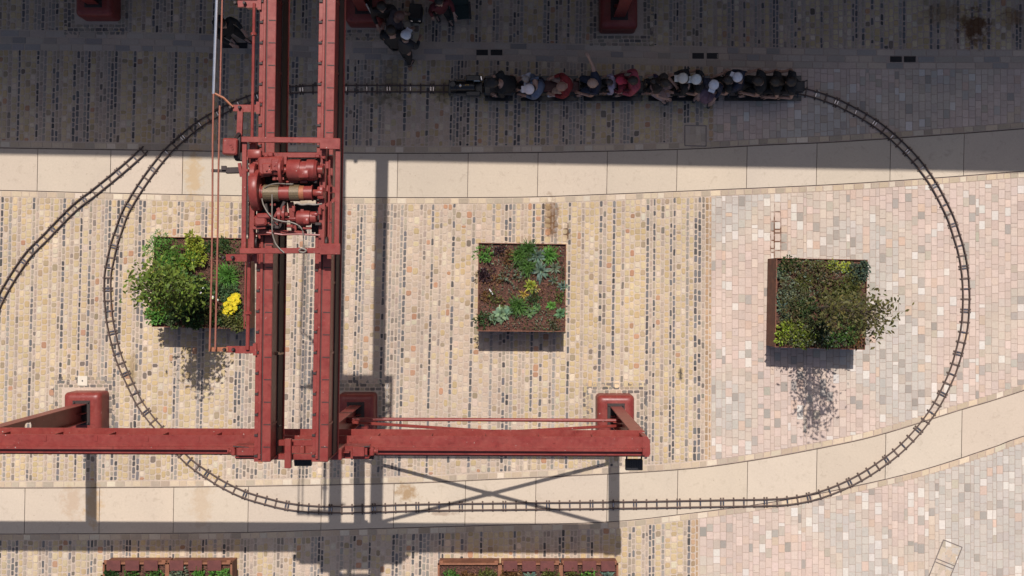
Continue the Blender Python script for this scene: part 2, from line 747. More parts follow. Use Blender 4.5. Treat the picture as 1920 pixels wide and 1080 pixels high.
def sawn(name, xa, xb, ytop, ybot, seed):
    """smooth sawn blocks in even columns: pinkish buff with white and grey ones"""
    rr = random.Random(seed)
    mb = MB()
    x = xa
    while x < xb:
        w = rr.uniform(10.8, 13.4) if rr.random() < .8 else rr.uniform(6, 8)
        if x + w > xb - 4:
            w = xb - x
        xm = x + w / 2
        y = ytop(xm)
        yend = ybot(xm)
        y -= rr.uniform(0, 12)
        ys = ytop(xm)
        while y < yend - 1:
            L = rr.uniform(13.5, 18.5)
            if rr.random() < .08:
                L *= .5
            y1 = min(y + L, yend)
            if yend - y1 < 4:
                y1 = yend
            y0 = max(y, ys)
            if y1 - y0 > 1.5:
                yc = (y0 + y1) / 2
                big = noise.noise(Vector((xm * .006, yc * .006, 9.3)))
                v = rr.random()
                if v < .075:
                    c = jcol(S(230, 219, 207), rr, .035, .012)
                elif v < .13:
                    c = jcol(S(180, 169, 158), rr, .07, .015)
                elif v < .17:
                    c = jcol(S(219, 192, 172), rr, .04)
                elif v < .22:
                    c = jcol(S(200, 186, 170), rr, .05)
                else:
                    c = jcol(S(219, 196, 181) if big > .0 else S(215, 197, 180) if big > -.2 else S(206, 195, 183), rr, .05, .013)
                wet = ((xm - 1456) / 17) ** 2 + ((yc - 440) / 55) ** 2 < 1
                if not in_box(xm, yc, COVERS):
                    sett(mb, x, x + w, x + w, x, y0, y1, c, 1.15 if wet else .32, 0, .03, 0, rr)
            y = y1
        x += w
    o = mb.build(name, STONE_SAWN)
    return tag(o, kind='structure')


STONE = stone_mat("rough_sett_stone", var=.14, bmp=.6)
STONE_SAWN = stone_mat("sawn_stone", var=.09, bmp=.3, wash=.07, spots=.10)
FLAG = stone_mat("flagstone", var=.1, bmp=.3)
SLAB = stone_mat("path_slab_stone", var=.06, bmp=.2, wash=.05, spots=.15)
MORTAR = stone_mat("pale_mortar", use_attr=False, col=S(212, 191, 172), var=.12, bmp=.6, gain=1.4)
MORTAR_B = stone_mat("pinkish_joint_sand", use_attr=False, col=S(200, 177, 162), var=.12, bmp=.6, gain=1.4)
GAP = plain("slot_grime", (.10, .075, .058, 1), .9, 0, .5, 3)

f_ft = lambda x: interp(flag_top, x)
f_fb = lambda x: interp(flag_bot, x)
f_1t = lambda x: interp(p1_top, x)
f_1b = lambda x: interp(p1_bot, x)
f_2t = lambda x: interp(p2_top, x)
f_2b = lambda x: interp(p2_bot, x)
XB2, XB3, XB4 = 1338, 1334, 1312

cobbles("sett_paving", XL, XR, lambda x: YT, lambda x: f_ft(x) - .5, 11)
cobbles("sett_paving", XL, XB2, lambda x: f_fb(x) + .5, lambda x: f_1t(x) - KERB - 1, 12, True)
cobbles("sett_paving", XL, XB3, lambda x: f_1b(x) + KERB + 1, lambda x: f_2t(x) - KERB - 1, 13, True)
cobbles("sett_paving", XL, XB4, lambda x: f_2b(x) + KERB + 1, lambda x: YB, 14, True)
sawn("block_paving", XB2, XR, lambda x: f_fb(x) + .5, lambda x: f_1t(x) - KERB, 22)
sawn("block_paving", XB3, XR, lambda x: f_1b(x) + KERB, lambda x: f_2t(x) - KERB, 23)
sawn("block_paving", XB4, XR, lambda x: f_2b(x) + KERB, lambda x: YB, 24)


def course(name, fa, fb, mat, lens, pal, seed, gap=.6, xa=XL, xb=XR, skip=()):
    rr = random.Random(seed)
    mb = MB()
    x = xa - rr.uniform(0, 10)
    while x < xb:
        L = rr.uniform(*lens)
        x1 = x + L
        xm = (x + x1) / 2
        if not any(a < xm < b for a, b in skip):
            c = jcol(rr.choice(pal), rr, .06, .015)
            a = [(x + gap, fa(x) + gap), (x1 - gap, fa(x1) + gap), (x1 - gap, fb(x1) - gap), (x + gap, fb(x) - gap)]
            z = ZT + rr.uniform(-.0015, .0015)
            vs = []
            for dz, ins in ((0, .35), (-.012, 0)):
                cx = sum(p[0] for p in a) / 4
                cy = sum(p[1] for p in a) / 4
                for p in a:
                    q = P(p[0] + (ins if p[0] < cx else -ins), p[1] + (ins if p[1] < cy else -ins))
                    q.z = z + dz
                    vs.append(q)
            mb.add(vs, [(3, 2, 1, 0)] + [((i + 1) % 4, i, 4 + i, 4 + (i + 1) % 4) for i in range(4)], c)
        x = x1
    return tag(mb.build(name, mat), kind='structure')


KP = [S(216, 194, 166), S(222, 200, 172), S(206, 184, 158), S(196, 178, 156), S(230, 212, 188)]
FP = [S(206, 186, 168), S(196, 180, 164), S(214, 192, 172), S(176, 166, 158), S(205, 188, 172)]
course("kerb", lambda x: f_1t(x) - KERB, lambda x: f_1t(x) - 1.2, FLAG, (15, 24), KP, 31)
course("kerb", lambda x: f_1b(x) + .8, lambda x: f_1b(x) + KERB, FLAG, (12, 20), KP, 32)
course("kerb", lambda x: f_2t(x) - KERB, lambda x: f_2t(x) - .9, FLAG, (13, 22), KP, 33)
course("kerb", lambda x: f_2b(x) + .8, lambda x: f_2b(x) + KERB, FLAG, (13, 22), KP, 34)
DRAINS = [(428, 85), (453, 85.5), (904, 98.5), (931, 98.5), (1309, 104.8), (1336, 104.8), (1680, 111), (1706, 111)]
for k in range(3):
    fa = (lambda k: lambda x: f_ft(x) + (f_fb(x) - f_ft(x)) * k / 3)(k)
    fb = (lambda k: lambda x: f_ft(x) + (f_fb(x) - f_ft(x)) * (k + 1) / 3)(k)
    sk = [(d[0] - 14, d[0] + 14) for d in DRAINS] if k == 1 else ()
    course("flagstone_band", fa, fb, FLAG, (20, 38), FP, 41 + k, skip=sk)


def slab_path(name, ft, fb, joints, seed):
    rr = random.Random(seed)
    mb = MB()
    xs = [XL] + joints + [XR]
    for a, b in zip(xs, xs[1:]):
        n = 8
        top = []
        bot = []
        for k in range(n + 1):
            x = a + (b - a) * k / n
            xx = x + (.6 if k == 0 else -.6 if k == n else 0)
            top.append(P(xx, ft(x) + 1.3))
            bot.append(P(xx - 1.5, fb(x) - .8))
        z = ZT + rr.uniform(-.001, .001)
        poly = [(p.x, p.y) for p in bot] + [(p.x, p.y) for p in reversed(top)]
        mb.prism(poly, z - .05, z, jcol(S(219, 201, 180), rr, .025, .010))
    return tag(mb.build(name, SLAB), kind='structure')


slab_path("path", f_1t, f_1b, [-330, -200, -66, 71, 208, 343, 477, 612, 746, 878, 1009, 1139, 1270, 1401, 1532, 1670, 1808, 1950, 2090, 2230], 51)
slab_path("path", f_2t, f_2b, [-360, -230, -93, 47, 187, 326, 466, 603, 739, 873, 1005, 1139, 1271, 1402, 1532, 1661, 1804, 1945, 2090, 2230], 52)


def sheet(name, fa, fb, xa, xb, z, mat, n=60):
    mb = MB()
    vs = []
    for k in range(n + 1):
        x = xa + (xb - xa) * k / n
        for f in (fa, fb):
            q = P(x, f(x))
            q.z = z
            vs.append(q)
    mb.add(vs, [(2 * k, 2 * k + 1, 2 * k + 3, 2 * k + 2) for k in range(n)])
    return tag(mb.build(name, mat), kind='structure')


ZM = -.0075
sheet("mortar_bed", lambda x: YT, lambda x: f_1t(x) - .6, XL, XB2, ZM, MORTAR)
sheet("mortar_bed", lambda x: f_1b(x) + .6, lambda x: f_2t(x) - .6, XL, XB3, ZM, MORTAR)
sheet("mortar_bed", lambda x: f_2b(x) + .6, lambda x: YB, XL, XB4, ZM, MORTAR)
sheet("mortar_bed", lambda x: YT, lambda x: f_1t(x) - .6, XB2, XR, ZM, MORTAR_B)
sheet("mortar_bed", lambda x: f_1b(x) + .6, lambda x: f_2t(x) - .6, XB3, XR, ZM, MORTAR_B)
sheet("mortar_bed", lambda x: f_2b(x) + .6, lambda x: YB, XB4, XR, ZM, MORTAR_B)
sheet("path_bed", lambda x: f_1t(x) - 2, lambda x: f_1b(x) + 2, XL, XR, -.02, GAP)
sheet("path_bed", lambda x: f_2t(x) - 2, lambda x: f_2b(x) + 2, XL, XR, -.02, GAP)
# the wide square beyond, in the same stone, out to the horizon
gm, gnt, gb = newmat("distant_paving")
gtc = gnt.nodes.new("ShaderNodeNewGeometry")
gbr = gnt.nodes.new("ShaderNodeTexBrick")
gbr.inputs["Scale"].default_value = 1.0
gbr.inputs["Brick Width"].default_value = .2
gbr.inputs["Row Height"].default_value = .14
gbr.inputs["Mortar Size"].default_value = .01
gbr.inputs["Color1"].default_value = S(208, 184, 150)
gbr.inputs["Color2"].default_value = S(178, 158, 132)
gbr.inputs["Mortar"].default_value = S(205, 184, 158)
gmp = gnt.nodes.new("ShaderNodeMapping")
gmp.inputs["Rotation"].default_value = (0, 0, R(90))
gnt.links.new(gtc.outputs["Position"], gmp.inputs[0])
gnt.links.new(gmp.outputs[0], gbr.inputs[0])
gnt.links.new(gbr.outputs[0], gb.inputs["Base Color"])
gb.inputs["Roughness"].default_value = .85
mb = MB()
G = 1500
mb.add([(-G, -G, -.07), (G, -G, -.07), (G, G, -.07), (-G, G, -.07)], [(0, 1, 2, 3)])
tag(mb.build("ground", gm), kind='structure')
# paving just outside the detailed area, level with it
mb = MB()
a = P(XL, YT); b = P(XR, YB)
for (x0, y0, x1, y1) in ((-200, a.y, 200, 200), (-200, -200, 200, b.y), (-200, b.y, a.x, a.y), (b.x, b.y, 200, a.y)):
    mb.add([(x0, y0, -.003), (x1, y0, -.003), (x1, y1, -.003), (x0, y1, -.003)], [(0, 1, 2, 3)])
tag(mb.build("outer_paving", gm), kind='structure')

# rings of thin grey setts round each plinth foot
def ring_setts(cx, cy, hx, hy, seed, courses=3):
    rr = random.Random(seed)
    mb = MB()
    for k in range(courses):
        a, b = hx + k * 7, hy + k * 7
        for side in range(4):
            L = 2 * (a + 7 if side % 2 == 0 else b)
            t = 0.0
            while t < L - 2:
                d = min(rr.uniform(8, 14), L - t)
                if L - t - d < 3:
                    d = L - t
                c = jcol(rr.choice([S(176, 160, 140), S(150, 140, 128), S(190, 172, 150), S(120, 112, 105)]), rr, .1)
                if side in (0, 2):
                    x0 = cx - (a + 7) + t
                    y0 = cy - b - 7 if side == 0 else cy + b
                    sett(mb, x0, x0 + d, x0 + d, x0, y0, y0 + 7, c, .7, 1.1, .12, .3, rr)
                else:
                    y0 = cy - b + t
                    x0 = cx - a - 7 if side == 3 else cx + a
                    sett(mb, x0, x0 + 7, x0 + 7, x0, y0, y0 + d, c, .7, 1.1, .12, .3, rr)
                t += d
    # infill under the plinth
    return tag(mb.build("plinth_paving", STONE), kind='structure')


PLINTHS = [(156, 771), (669, 777), (1153, 782), (180, 1), (684, 11), (1166, 22)]   # ground px centres
for i, (cx, cy) in enumerate(PLINTHS):
    ring_setts(cx, cy, 40, 44, 60 + i)

# ------------------------------------------------------------------ small ironwork in the ground
IRON = plain("dark_cast_iron", (.018, .016, .016, 1), .6, .3, .3)
STEEL = plain("dull_steel", (.30, .29, .28, 1), .5, .6, .2)
dl = ["drain grate left of the pair under the crane wires", "drain grate right of the pair under the crane wires",
      "drain grate left of the pair above the black locomotive", "drain grate right of the pair above the black locomotive",
      "drain grate left of the pair above the white caps on the train", "drain grate right of the pair above the white caps on the train",
      "drain grate left of the pair above the bend of the track", "drain grate right of the pair above the bend of the track"]
for (dx, dy), lb in zip(DRAINS, dl):
    c = P(dx, dy)
    mb = MB()
    w, h = 21.5 / PX, 10.5 / PX
    mb.box((c.x, c.y, -.004), (w, h, .006))
    for s in (-1, 1):
        mb.box((c.x, c.y + s * (h / 2 - .006), .001), (w, .012, .010))
        mb.box((c.x + s * (w / 2 - .006), c.y, .0012), (.012, h - .026, .010))
    for k in range(7):
        mb.box((c.x - w / 2 + w * (k + 1) / 8, c.y, .0005), (.010, h - .03, .008))
    o = mb.build("drain_cover", IRON, loc=(c.x, c.y, 0))
    tag(o, "black slotted " + lb, "drain cover", "black drain grates in the flagstone band")

# square inspection covers filled with paving
def cover(pts, seed, label, extra=None):
    c = sum((P(*p) for p in pts), Vector()) / len(pts)
    t = thing("inspection_cover", label, "inspection cover", (c.x, c.y, 0))
    mb = MB()
    for i in range(len(pts)):
        mb.bar(P(*pts[i], .001), P(*pts[(i + 1) % len(pts)], .001), .022, .012)
    if extra:
        for e in extra:
            mb.bar(P(*e[0], .0015), P(*e[1], .0015), .02, .012)
    mb.build("cover_frame", plain("cover_frame_steel", (.16, .13, .115, 1), .6, .2, .2), t)
    rr = random.Random(seed)
    mb = MB()
    e0 = Vector(pts[1]) - Vector(pts[0])
    e1 = Vector(pts[3]) - Vector(pts[0])
    n0 = max(2, round(e0.length / 11))
    for i in range(n0):
        j = 0.0
        while j < .999:
            d = min(rr.uniform(13, 18) / e1.length, 1 - j)
            q = [Vector(pts[0]) + e0 * ((i + a) / n0) + e1 * (j + d * b) for a, b in ((.04, .03), (.96, .03), (.96, .97), (.04, .97))]
            mb.add([P(p.x, p.y, .0006) for p in q], [(3, 2, 1, 0)], jcol(S(208, 189, 168), rr, .07, .02))
            j += d
    mb.build("paving_infill", STONE_SAWN, t)


cover([(1284, 235), (1324, 236), (1324, 274), (1284, 273)], 71, "square paved inspection cover with thin dark frame by the shaded path edge")
cover([(1769, 1012), (1804, 1026), (1776, 1096), (1741, 1082)], 72, "tilted paved inspection cover with double bar in the pink blocks",
      [((1755.5, 1047), (1790.5, 1061)), ((1753, 1053), (1788, 1067))])
c = P(155, 714)
mb = MB()
mb.box((c.x, c.y, .0075), (.23, .23, .015), R(-1), bev=.004)
pl = mb.build("survey_plate", plain("pale_plate", S(236, 224, 204), .7, 0, .08), loc=(c.x, c.y, 0))
mb = MB()
mb.lathe((c.x, c.y, .0152), (0, 0, 1), [(0, .018), (.003, .018)], 12)
mb.build("bolt", IRON, pl, loc=None)
tag(pl, "pale square plate with a dark bolt beside the left crane foot", "plate")

# ================================================================== miniature railway
def resample(pts, step):
    out = [Vector(pts[0])]
    acc = 0.0
    for a, b in zip(pts, pts[1:]):
        a, b = Vector(a), Vector(b)
        L = (b - a).length
        d = step - acc
        while d <= L:
            out.append(a + (b - a) * d / L)
            d += step
        acc = L - (d - step)
    return out


OVAL = [(1503, 172), (1557.5, 188), (1592, 204), (1625, 222), (1658, 245), (1685, 268.5), (1712, 296), (1737, 327), (1756, 357), (1774, 392), (1784, 415),
        (1793, 443), (1801, 470), (1807, 502), (1810.3, 540), (1810.5, 570), (1807.5, 612), (1799, 652), (1788, 690), (1773, 725), (1756, 758),
        (1735, 789), (1710, 819), (1682, 846), (1652, 869), (1621, 889.5), (1587, 907.5), (1552, 922), (1515, 933), (1477, 939.3), (1438, 941.5),
        (1377, 942.5), (1295, 944), (1150, 946.5), (923, 949), (777, 951), (690, 954), (620, 955), (573, 952.7), (534, 947.3), (497.5, 938.5),
        (459, 926.7), (423, 910), (390, 890), (354, 864), (324, 833), (300, 804), (280, 780.5), (262, 755), (251, 733), (241.5, 713), (231, 690), (220, 660),
        (213.5, 634), (207, 603), (203.5, 570), (202.3, 540), (203.2, 513), (208, 487), (215, 457), (224, 430), (234, 402), (248, 376), (267, 346),
        (290, 314), (315, 284), (343, 258.5), (373, 234.5), (407, 214), (440, 197.5), (475, 184), (510, 174), (554, 168.8), (593, 167.2), (674, 166.6), (757, 166.6), (880, 167), (1050, 167.5), (1200, 168), (1350, 168), (1440, 168)]
SPUR = [(274, 279), (244, 306), (212, 333), (176, 362), (142, 388), (103, 427), (87, 444), (57.5, 473.5), (36, 502.5), (15, 536), (2, 560), (-16, 602), (-30, 650), (-38, 700)]


def crom(pts, closed, n=6):
    out = []
    m = len(pts)
    rng = range(m) if closed else range(m - 1)
    for i in rng:
        g = lambda k: Vector(pts[k % m] if closed else pts[max(0, min(m - 1, k))])
        p0, p1, p2, p3 = g(i - 1), g(i), g(i + 1), g(i + 2)
        for k in range(n):
            t = k / n
            out.append(.5 * (2 * p1 + (p2 - p0) * t + (2 * p0 - 5 * p1 + 4 * p2 - p3) * t * t + (3 * p1 - p0 - 3 * p2 + p3) * t ** 3))
    out.append(Vector(pts[0] if closed else pts[-1]))
    return out


RUST = plain("rusty_rail_steel", (.085, .055, .044, 1), .6, .35, .35, 10)
TIE = plain("rusty_sleeper_steel", (.115, .080, .066, 1), .55, .3, .4, 9)
TIE_M = plain("bare_steel_strap", (.42, .38, .36, 1), .22, 1.0, .2, 9)
GAUGE = 12.2 / PX


def track(name, pts, closed, label):
    line = [P(p.x, p.y) for p in crom(pts, closed)]
    t = thing(name, label, "railway track", (line[0].x, line[0].y, 0))

    def offset(d):
        out = []
        n = len(line)
        for i, p in enumerate(line):
            a = line[i - 1] if i else (line[-2] if closed else line[0])
            b = line[(i + 1) if i < n - 1 else (1 if closed else i)]
            tg = (b - a)
            tg.z = 0
            tg.normalize()
            out.append(p + Vector((-tg.y, tg.x, 0)) * d)
        return out
    for s in (-1, 1):
        o = offset(s * GAUGE / 2)
        mb = MB()
        vs = []
        prof = [(-.013, .022), (.013, .022), (.013, .026), (.005, .030), (.005, .046), (.011, .05), (.011, .06), (-.011, .06), (-.011, .05), (-.005, .046), (-.005, .030), (-.013, .026)]
        m = len(prof)
        n = len(o)
        for i, p in enumerate(o):
            a = o[i - 1] if i else (o[-2] if closed else o[0])
            b = o[(i + 1) if i < n - 1 else (1 if closed else i)]
            tg = (b - a).normalized()
            nr = Vector((-tg.y, tg.x, 0))
            vs += [p + nr * w + Vector((0, 0, z)) for w, z in prof]
        fs = []
        for i in range(n - 1):
            for k in range(m):
                fs.append((i * m + k, i * m + (k + 1) % m, (i + 1) * m + (k + 1) % m, (i + 1) * m + k))
        mb.add(vs, fs)
        mb.build("rail", RUST, t)
    # sleepers: three single, then a bolted pair, all the way round
    dense = resample([(p.x, p.y) for p in line], .01)
    s = 10
    pat = [19.5, 19.5, 19.5, 4.4, 19.5]
    marks = []
    k = 0
    while s < len(dense) - 8:
        marks.append((s, k % 5))
        s += int(round(pat[(k) % 5] / PX * 100)) if True else 0
        k += 1
    items = []
    for s, ph in marks:
        p = dense[s]
        tg = (dense[min(s + 3, len(dense) - 1)] - dense[max(0, s - 3)]).normalized()
        items.append((p, tg, ph))
    return t, items


def sleepers(t, items, cam_r=None):
    straps = MB()
    items = sorted(items, key=lambda q: q[0].y)        # the near, sunlit, unobstructed half first
    vis = [q for q in items if not (q[0].y > 4.4 and -1.2 < q[0].x < 7)]
    hid = [q for q in items if (q[0].y > 4.4 and -1.2 < q[0].x < 7)]
    vis = vis + hid
    rest = MB()

    def shape(mb, p, tg, ph):
        an = math.atan2(tg.y, tg.x)
        mb.box((p.x, p.y, .0125), (.037, .25, .018), an, bev=.003)
        nr = Vector((-tg.y, tg.x))
        if ph in (1, 3, 4):
            straps.box((p.x, p.y, .0232), (.026, GAUGE - .05, .004), an)
        for sd in (-1, 1):
            q = p + nr * sd * (GAUGE / 2 + .021)
            mb.box((q.x, q.y, .0275), (.022, .016, .012), an)
            q = p + nr * sd * (GAUGE / 2 - .021)
            mb.box((q.x, q.y, .0275), (.022, .016, .012), an)
    nv = 0
    for p, tg, ph in vis:
        if nv < 100:
            mb = MB()
            shape(mb, p, tg, ph)
            mb.build("sleeper", TIE, t)
            nv += 1
        else:
            shape(rest, p, tg, ph)
    if rest.v:
        o = rest.build("sleepers", TIE, t)
        o['kind'] = 'stuff'
    o = straps.build('tie_strap', TIE_M, t)
    o['kind'] = 'stuff'


t, it = track("miniature_railway_track", OVAL, True, "brown miniature railway track laid in a large closed oval round the planters")
sleepers(t, it)
t, it = track("miniature_railway_track", SPUR, False, "short curved spur of miniature track at the left ending on the path")
sleepers(t, it)
# ================================================================== the red gantry crane
DARK = plain("grimy_and_shade_dark_steel", (.03, .018, .016, 1), .65, .2, .4)  # grimy steel parts; also the painted shade on the girders' lower faces
BLACKP = plain("black_powder_coat", (.012, .011, .013, 1), .45, 0, .2)
CABLE = plain("grey_cable", S(128, 116, 104), .55, 0, .2)
ROPE = plain("greased_wire_rope", S(128, 108, 80), .5, .2, .3, 40)
GALV = plain("bright_conductor_bar", (.62, .60, .60, 1), .28, .9, .1)
WIRE = plain("reddish_wire", S(170, 105, 85), .5, .2, .2)
ZB = 5.13           # top of the runway beams
ZG = 6.95          # top of the bridge girders


def plinth(t, x, y):
    mb = MB()
    # rounded painted block: stacked rings of a rounded rectangle
    def ring(hx, hy, r, z):
        o = []
        for cx, cy, a0 in ((hx - r, hy - r, 0), (-hx + r, hy - r, 90), (-hx + r, -hy + r, 180), (hx - r, -hy + r, 270)):
            for k in range(5):
                an = R(a0 + 90 * k / 4)
                o.append(Vector((x + cx + r * math.cos(an), y + cy + r * math.sin(an), z)))
        return o
    hx, hy = .43, .46
    rings = [ring(hx, hy, .09, -.01), ring(hx, hy, .09, .40)]
    for k in range(1, 6):
        a = R(90 * k / 5)
        rings.append(ring(hx - .13 * (1 - math.cos(a)), hy - .13 * (1 - math.cos(a)), .09, .40 + .13 * math.sin(a)))
    n = 20
    vs = [p for r_ in rings for p in r_]
    fs = [(k * n + i, k * n + (i + 1) % n, k * n + n + (i + 1) % n, k * n + n + i) for k in range(len(rings) - 1) for i in range(n)]
    fs.append(tuple((len(rings) - 1) * n + i for i in range(n)))
    mb.add(vs, fs)
    p = mb.build("plinth", RED, t, smooth=True)
    mb = MB()
    mb.box((x, y, .538), (.40, .56, .016), bev=.005)
    for sx in (-1, 1):
        for sy in (-1, 1):
            mb.lathe((x + sx * .16, y + sy * .235, .546), (0, 0, 1), [(0, .022), (.03, .022)], 6)
    mb.build("base_plate", DARK, p)


def leg(t, x, y, ztop, slots):
    """I-section post: broad flanges face north and south, the web has slotted holes near the top"""
    mb = MB()
    z0 = .545
    hy = .20
    for s in (-1, 1):
        mb.box((x, y + s * hy, (z0 + ztop) / 2), (.26, .022, ztop - z0), bev=.004)
    w = hy - .011
    zs = [z0]
    for (za, zb) in slots:
        zs += [za, zb]
    zs.append(ztop)
    th = .014
    for i in range(0, len(zs) - 1):
        a, b = zs[i], zs[i + 1]
        if i % 2 == 0:
            mb.box((x, y, (a + b) / 2), (th, 2 * w, b - a))
        else:
            # plate with a rounded hole
            n = 24
            inner = []
            outer = []
            hh, hw, rr = (b - a) / 2 * .82, w * .62, .055
            for k in range(n):
                an = 2 * math.pi * (k + .5) / n
                c, s_ = math.cos(an), math.sin(an)
                e = 4.0
                q = (abs(c) ** e + abs(s_) ** e) ** (-1 / e)
                inner.append((c * q * hw, s_ * q * hh))
                q = 1 / max(abs(c), abs(s_))
                outer.append((c * q * w, s_ * q * (b - a) / 2))
            zc = (a + b) / 2
            vs = []
            for sx in (-1, 1):
                vs += [(x + sx * th / 2, y + p[0], zc + p[1]) for p in outer]
                vs += [(x + sx * th / 2, y + p[0], zc + p[1]) for p in inner]
            fs = []
            for k in range(n):
                k2 = (k + 1) % n
                fs.append((k, n + k, n + k2, k2))
                fs.append((2 * n + k, 2 * n + k2, 3 * n + k2, 3 * n + k))
                fs.append((n + k, 3 * n + k, 3 * n + k2, n + k2))
            mb.add(vs, fs)
    # gusset under the beam and foot stiffeners
    for s in (-1, 1):
        mb.box((x + s * .07, y, z0 + .14), (.125, .012, .28))
        mb.box((x + s * .07, y, ztop - .10), (.125, .012, .20))
    mb.build("leg", RED, t)


def runway(legs, xa, xb, label, braced):
    (x0, y0), (x1, y1) = legs[0], legs[-1]
    sl = (y1 - y0) / (x1 - x0)
    Y = lambda x: y0 + (x - x0) * sl
    an = math.atan(sl)
    t = thing("crane_gantry", label, "crane gantry", (x1, y1, 0))
    L = (xb - xa) / math.cos(an)
    xc = (xa + xb) / 2
    D = .50
    # beam: top plate, web, bottom flange with stiffeners on both sides
    mb = MB()
    mb.box((xc, Y(xc), ZB - .013), (L, .345, .026), an, bev=.004)
    mb.box((xc, Y(xc), ZB - D / 2), (L, .02, D - .05), an)
    mb.box((xc, Y(xc) - .02, ZB - D + .012), (L, .50, .024), an, bev=.004)
    x = xa + .5
    while x < xb - .1:
        for s in (-1, 1):
            mb.box((x - s * .085 * math.sin(an), Y(x) + s * .085, ZB - D / 2), (.016, .15, D - .054), an)
        x += 1.0
    mb.build("runway_beam", RED, t)
    # joint cover plates along the top flange, one piece each
    x = xb - .75
    while x > max(xa, -13):
        mb = MB()
        mb.box((x, Y(x) + .105, ZB + .005), (.05, .11, .010), an)
        mb.build("flange_clip", RED, t)
        x -= .94
    mb = MB()
    mb.box((xc, Y(xc) - .06, ZB + .010), (L - .06, .11, .02), an)
    mb.box((xc, Y(xc) - .06, ZB + .06), (L - .10, .055, .08), an, bev=.008)
    mb.build("crane_rail", RED, t)
    # rounded end plate at the right-hand end
    mb = MB()
    poly = [(xb - .06, Y(xb) - .195), (xb + .055, Y(xb) - .19), (xb + .085, Y(xb) - .13), (xb + .075, Y(xb) + .11), (xb + .03, Y(xb) + .185), (xb - .06, Y(xb) + .19)]
    mb.prism(poly, ZB - D + .03, ZB + .012)
    mb.box((xb - .05, Y(xb) - .075, ZB + .10), (.06, .12, .17))
    mb.build("end_stop", RED, t)
    for i, (x, y) in enumerate(legs):
        plinth(t, x, y)
        leg(t, x, y, ZB - D, [(2.95, 3.33), (3.75, 4.13)])
    if braced:
        (xm, ym), (xr, yr) = legs[-2], legs[-1]
        zl, zh = 1.80, 4.36
        yo = .0
        mb = MB()
        mb.tube([(xm + .01, ym + .05, zl), (xr - .01, yr + .05, zl)], .04, 10)
        mb.build("strut", RED, t, smooth=True)
        xmid = (xm + xr) / 2
        for (pa, pb, dy) in (((xm + .01, ym - .01, zl), (xr - .01, yr - .01, zh), 0), ((xm + .01, ym - .06, zh), (xr - .01, yr - .06, zl), 0)):
            mb = MB()
            mb.bar(pa, pb, .06, .065, bev=.010)
            mb.build("brace", RED, t)
        mb = MB()
        mb.box((xmid, (ym + yr) / 2 - .035, (zl + zh) / 2), (.22, .012, .20))
        for (x, y) in ((xm + .1, ym), (xr - .1, yr)):
            for z in (zl, zh - .02):
                mb.box((x, y + .02, z), (.2, .014, .24))
        mb.build("gusset", RED, t)
    return Y


LS = [(-16.2, -2.845), (-9.87, -2.86), (-3.585, -2.895), (2.385, -2.925)]
LN = [(-16.0, 6.88), (-9.60, 6.71), (-3.40, 6.56), (2.46, 6.42)]
YS = runway(LS, -20.0, 2.47, "red steel crane gantry beam with braced posts in the sunlit foreground", True)
YN = runway(LN, -20.0, 2.55, "red steel crane gantry in the shade along the top of the picture", True)


def floodlight(px, py, z, label):
    c = P(px, py, z)
    t = thing("floodlight", label, "floodlight", c, R(-.5), "black floodlights under the crane beam")
    mb = MB()
    mb.box(c, (.33, .21, .10), bev=.012)
    for k in range(9):
        mb.box(c + Vector((-.13 + k * .0325, 0, .056)), (.006, .17, .02))
    mb.build("lamp_housing", BLACKP, t)
    mb = MB()
    mb.box(c + Vector((0, 0, -.054)), (.29, .17, .006))
    mb.build("lamp_glass", plain("lamp_glass", (.5, .5, .5, 1), .15), t)
    mb = MB()
    yb = YS(c.x) - .17
    for s in (-1, 1):
        mb.bar(c + Vector((s * .14, .06, 0)), (c.x + s * .14, yb + .02, ZB - .49), .03, .012)
        mb.lathe(c + Vector((s * .135, -.07, .05)), (0, 0, 1), [(0, .010), (.014, .010)], 8)
    mb.build("bracket", BLACKP, t)


floodlight(1188.5, 871, 4.55, "black floodlight below the right end of the red beam")
floodlight(568.5, 863, 4.55, "black floodlight between the two red bridge girders' ends")

# ------------------------------------------------------------------ bridge: two girders on end carriages
br = thing("crane_bridge", "long red twin-girder crane bridge running up the picture over the square", "crane bridge", (-3.7, 1.7, ZB))
GL = [(491.5, 866), (503, 0)]
GR_ = [(599.5, 866), (614, 0)]


def gx(pts, py):
    (xa, ya), (xb, yb) = pts
    return xa + (xb - xa) * (py - ya) / (yb - ya)


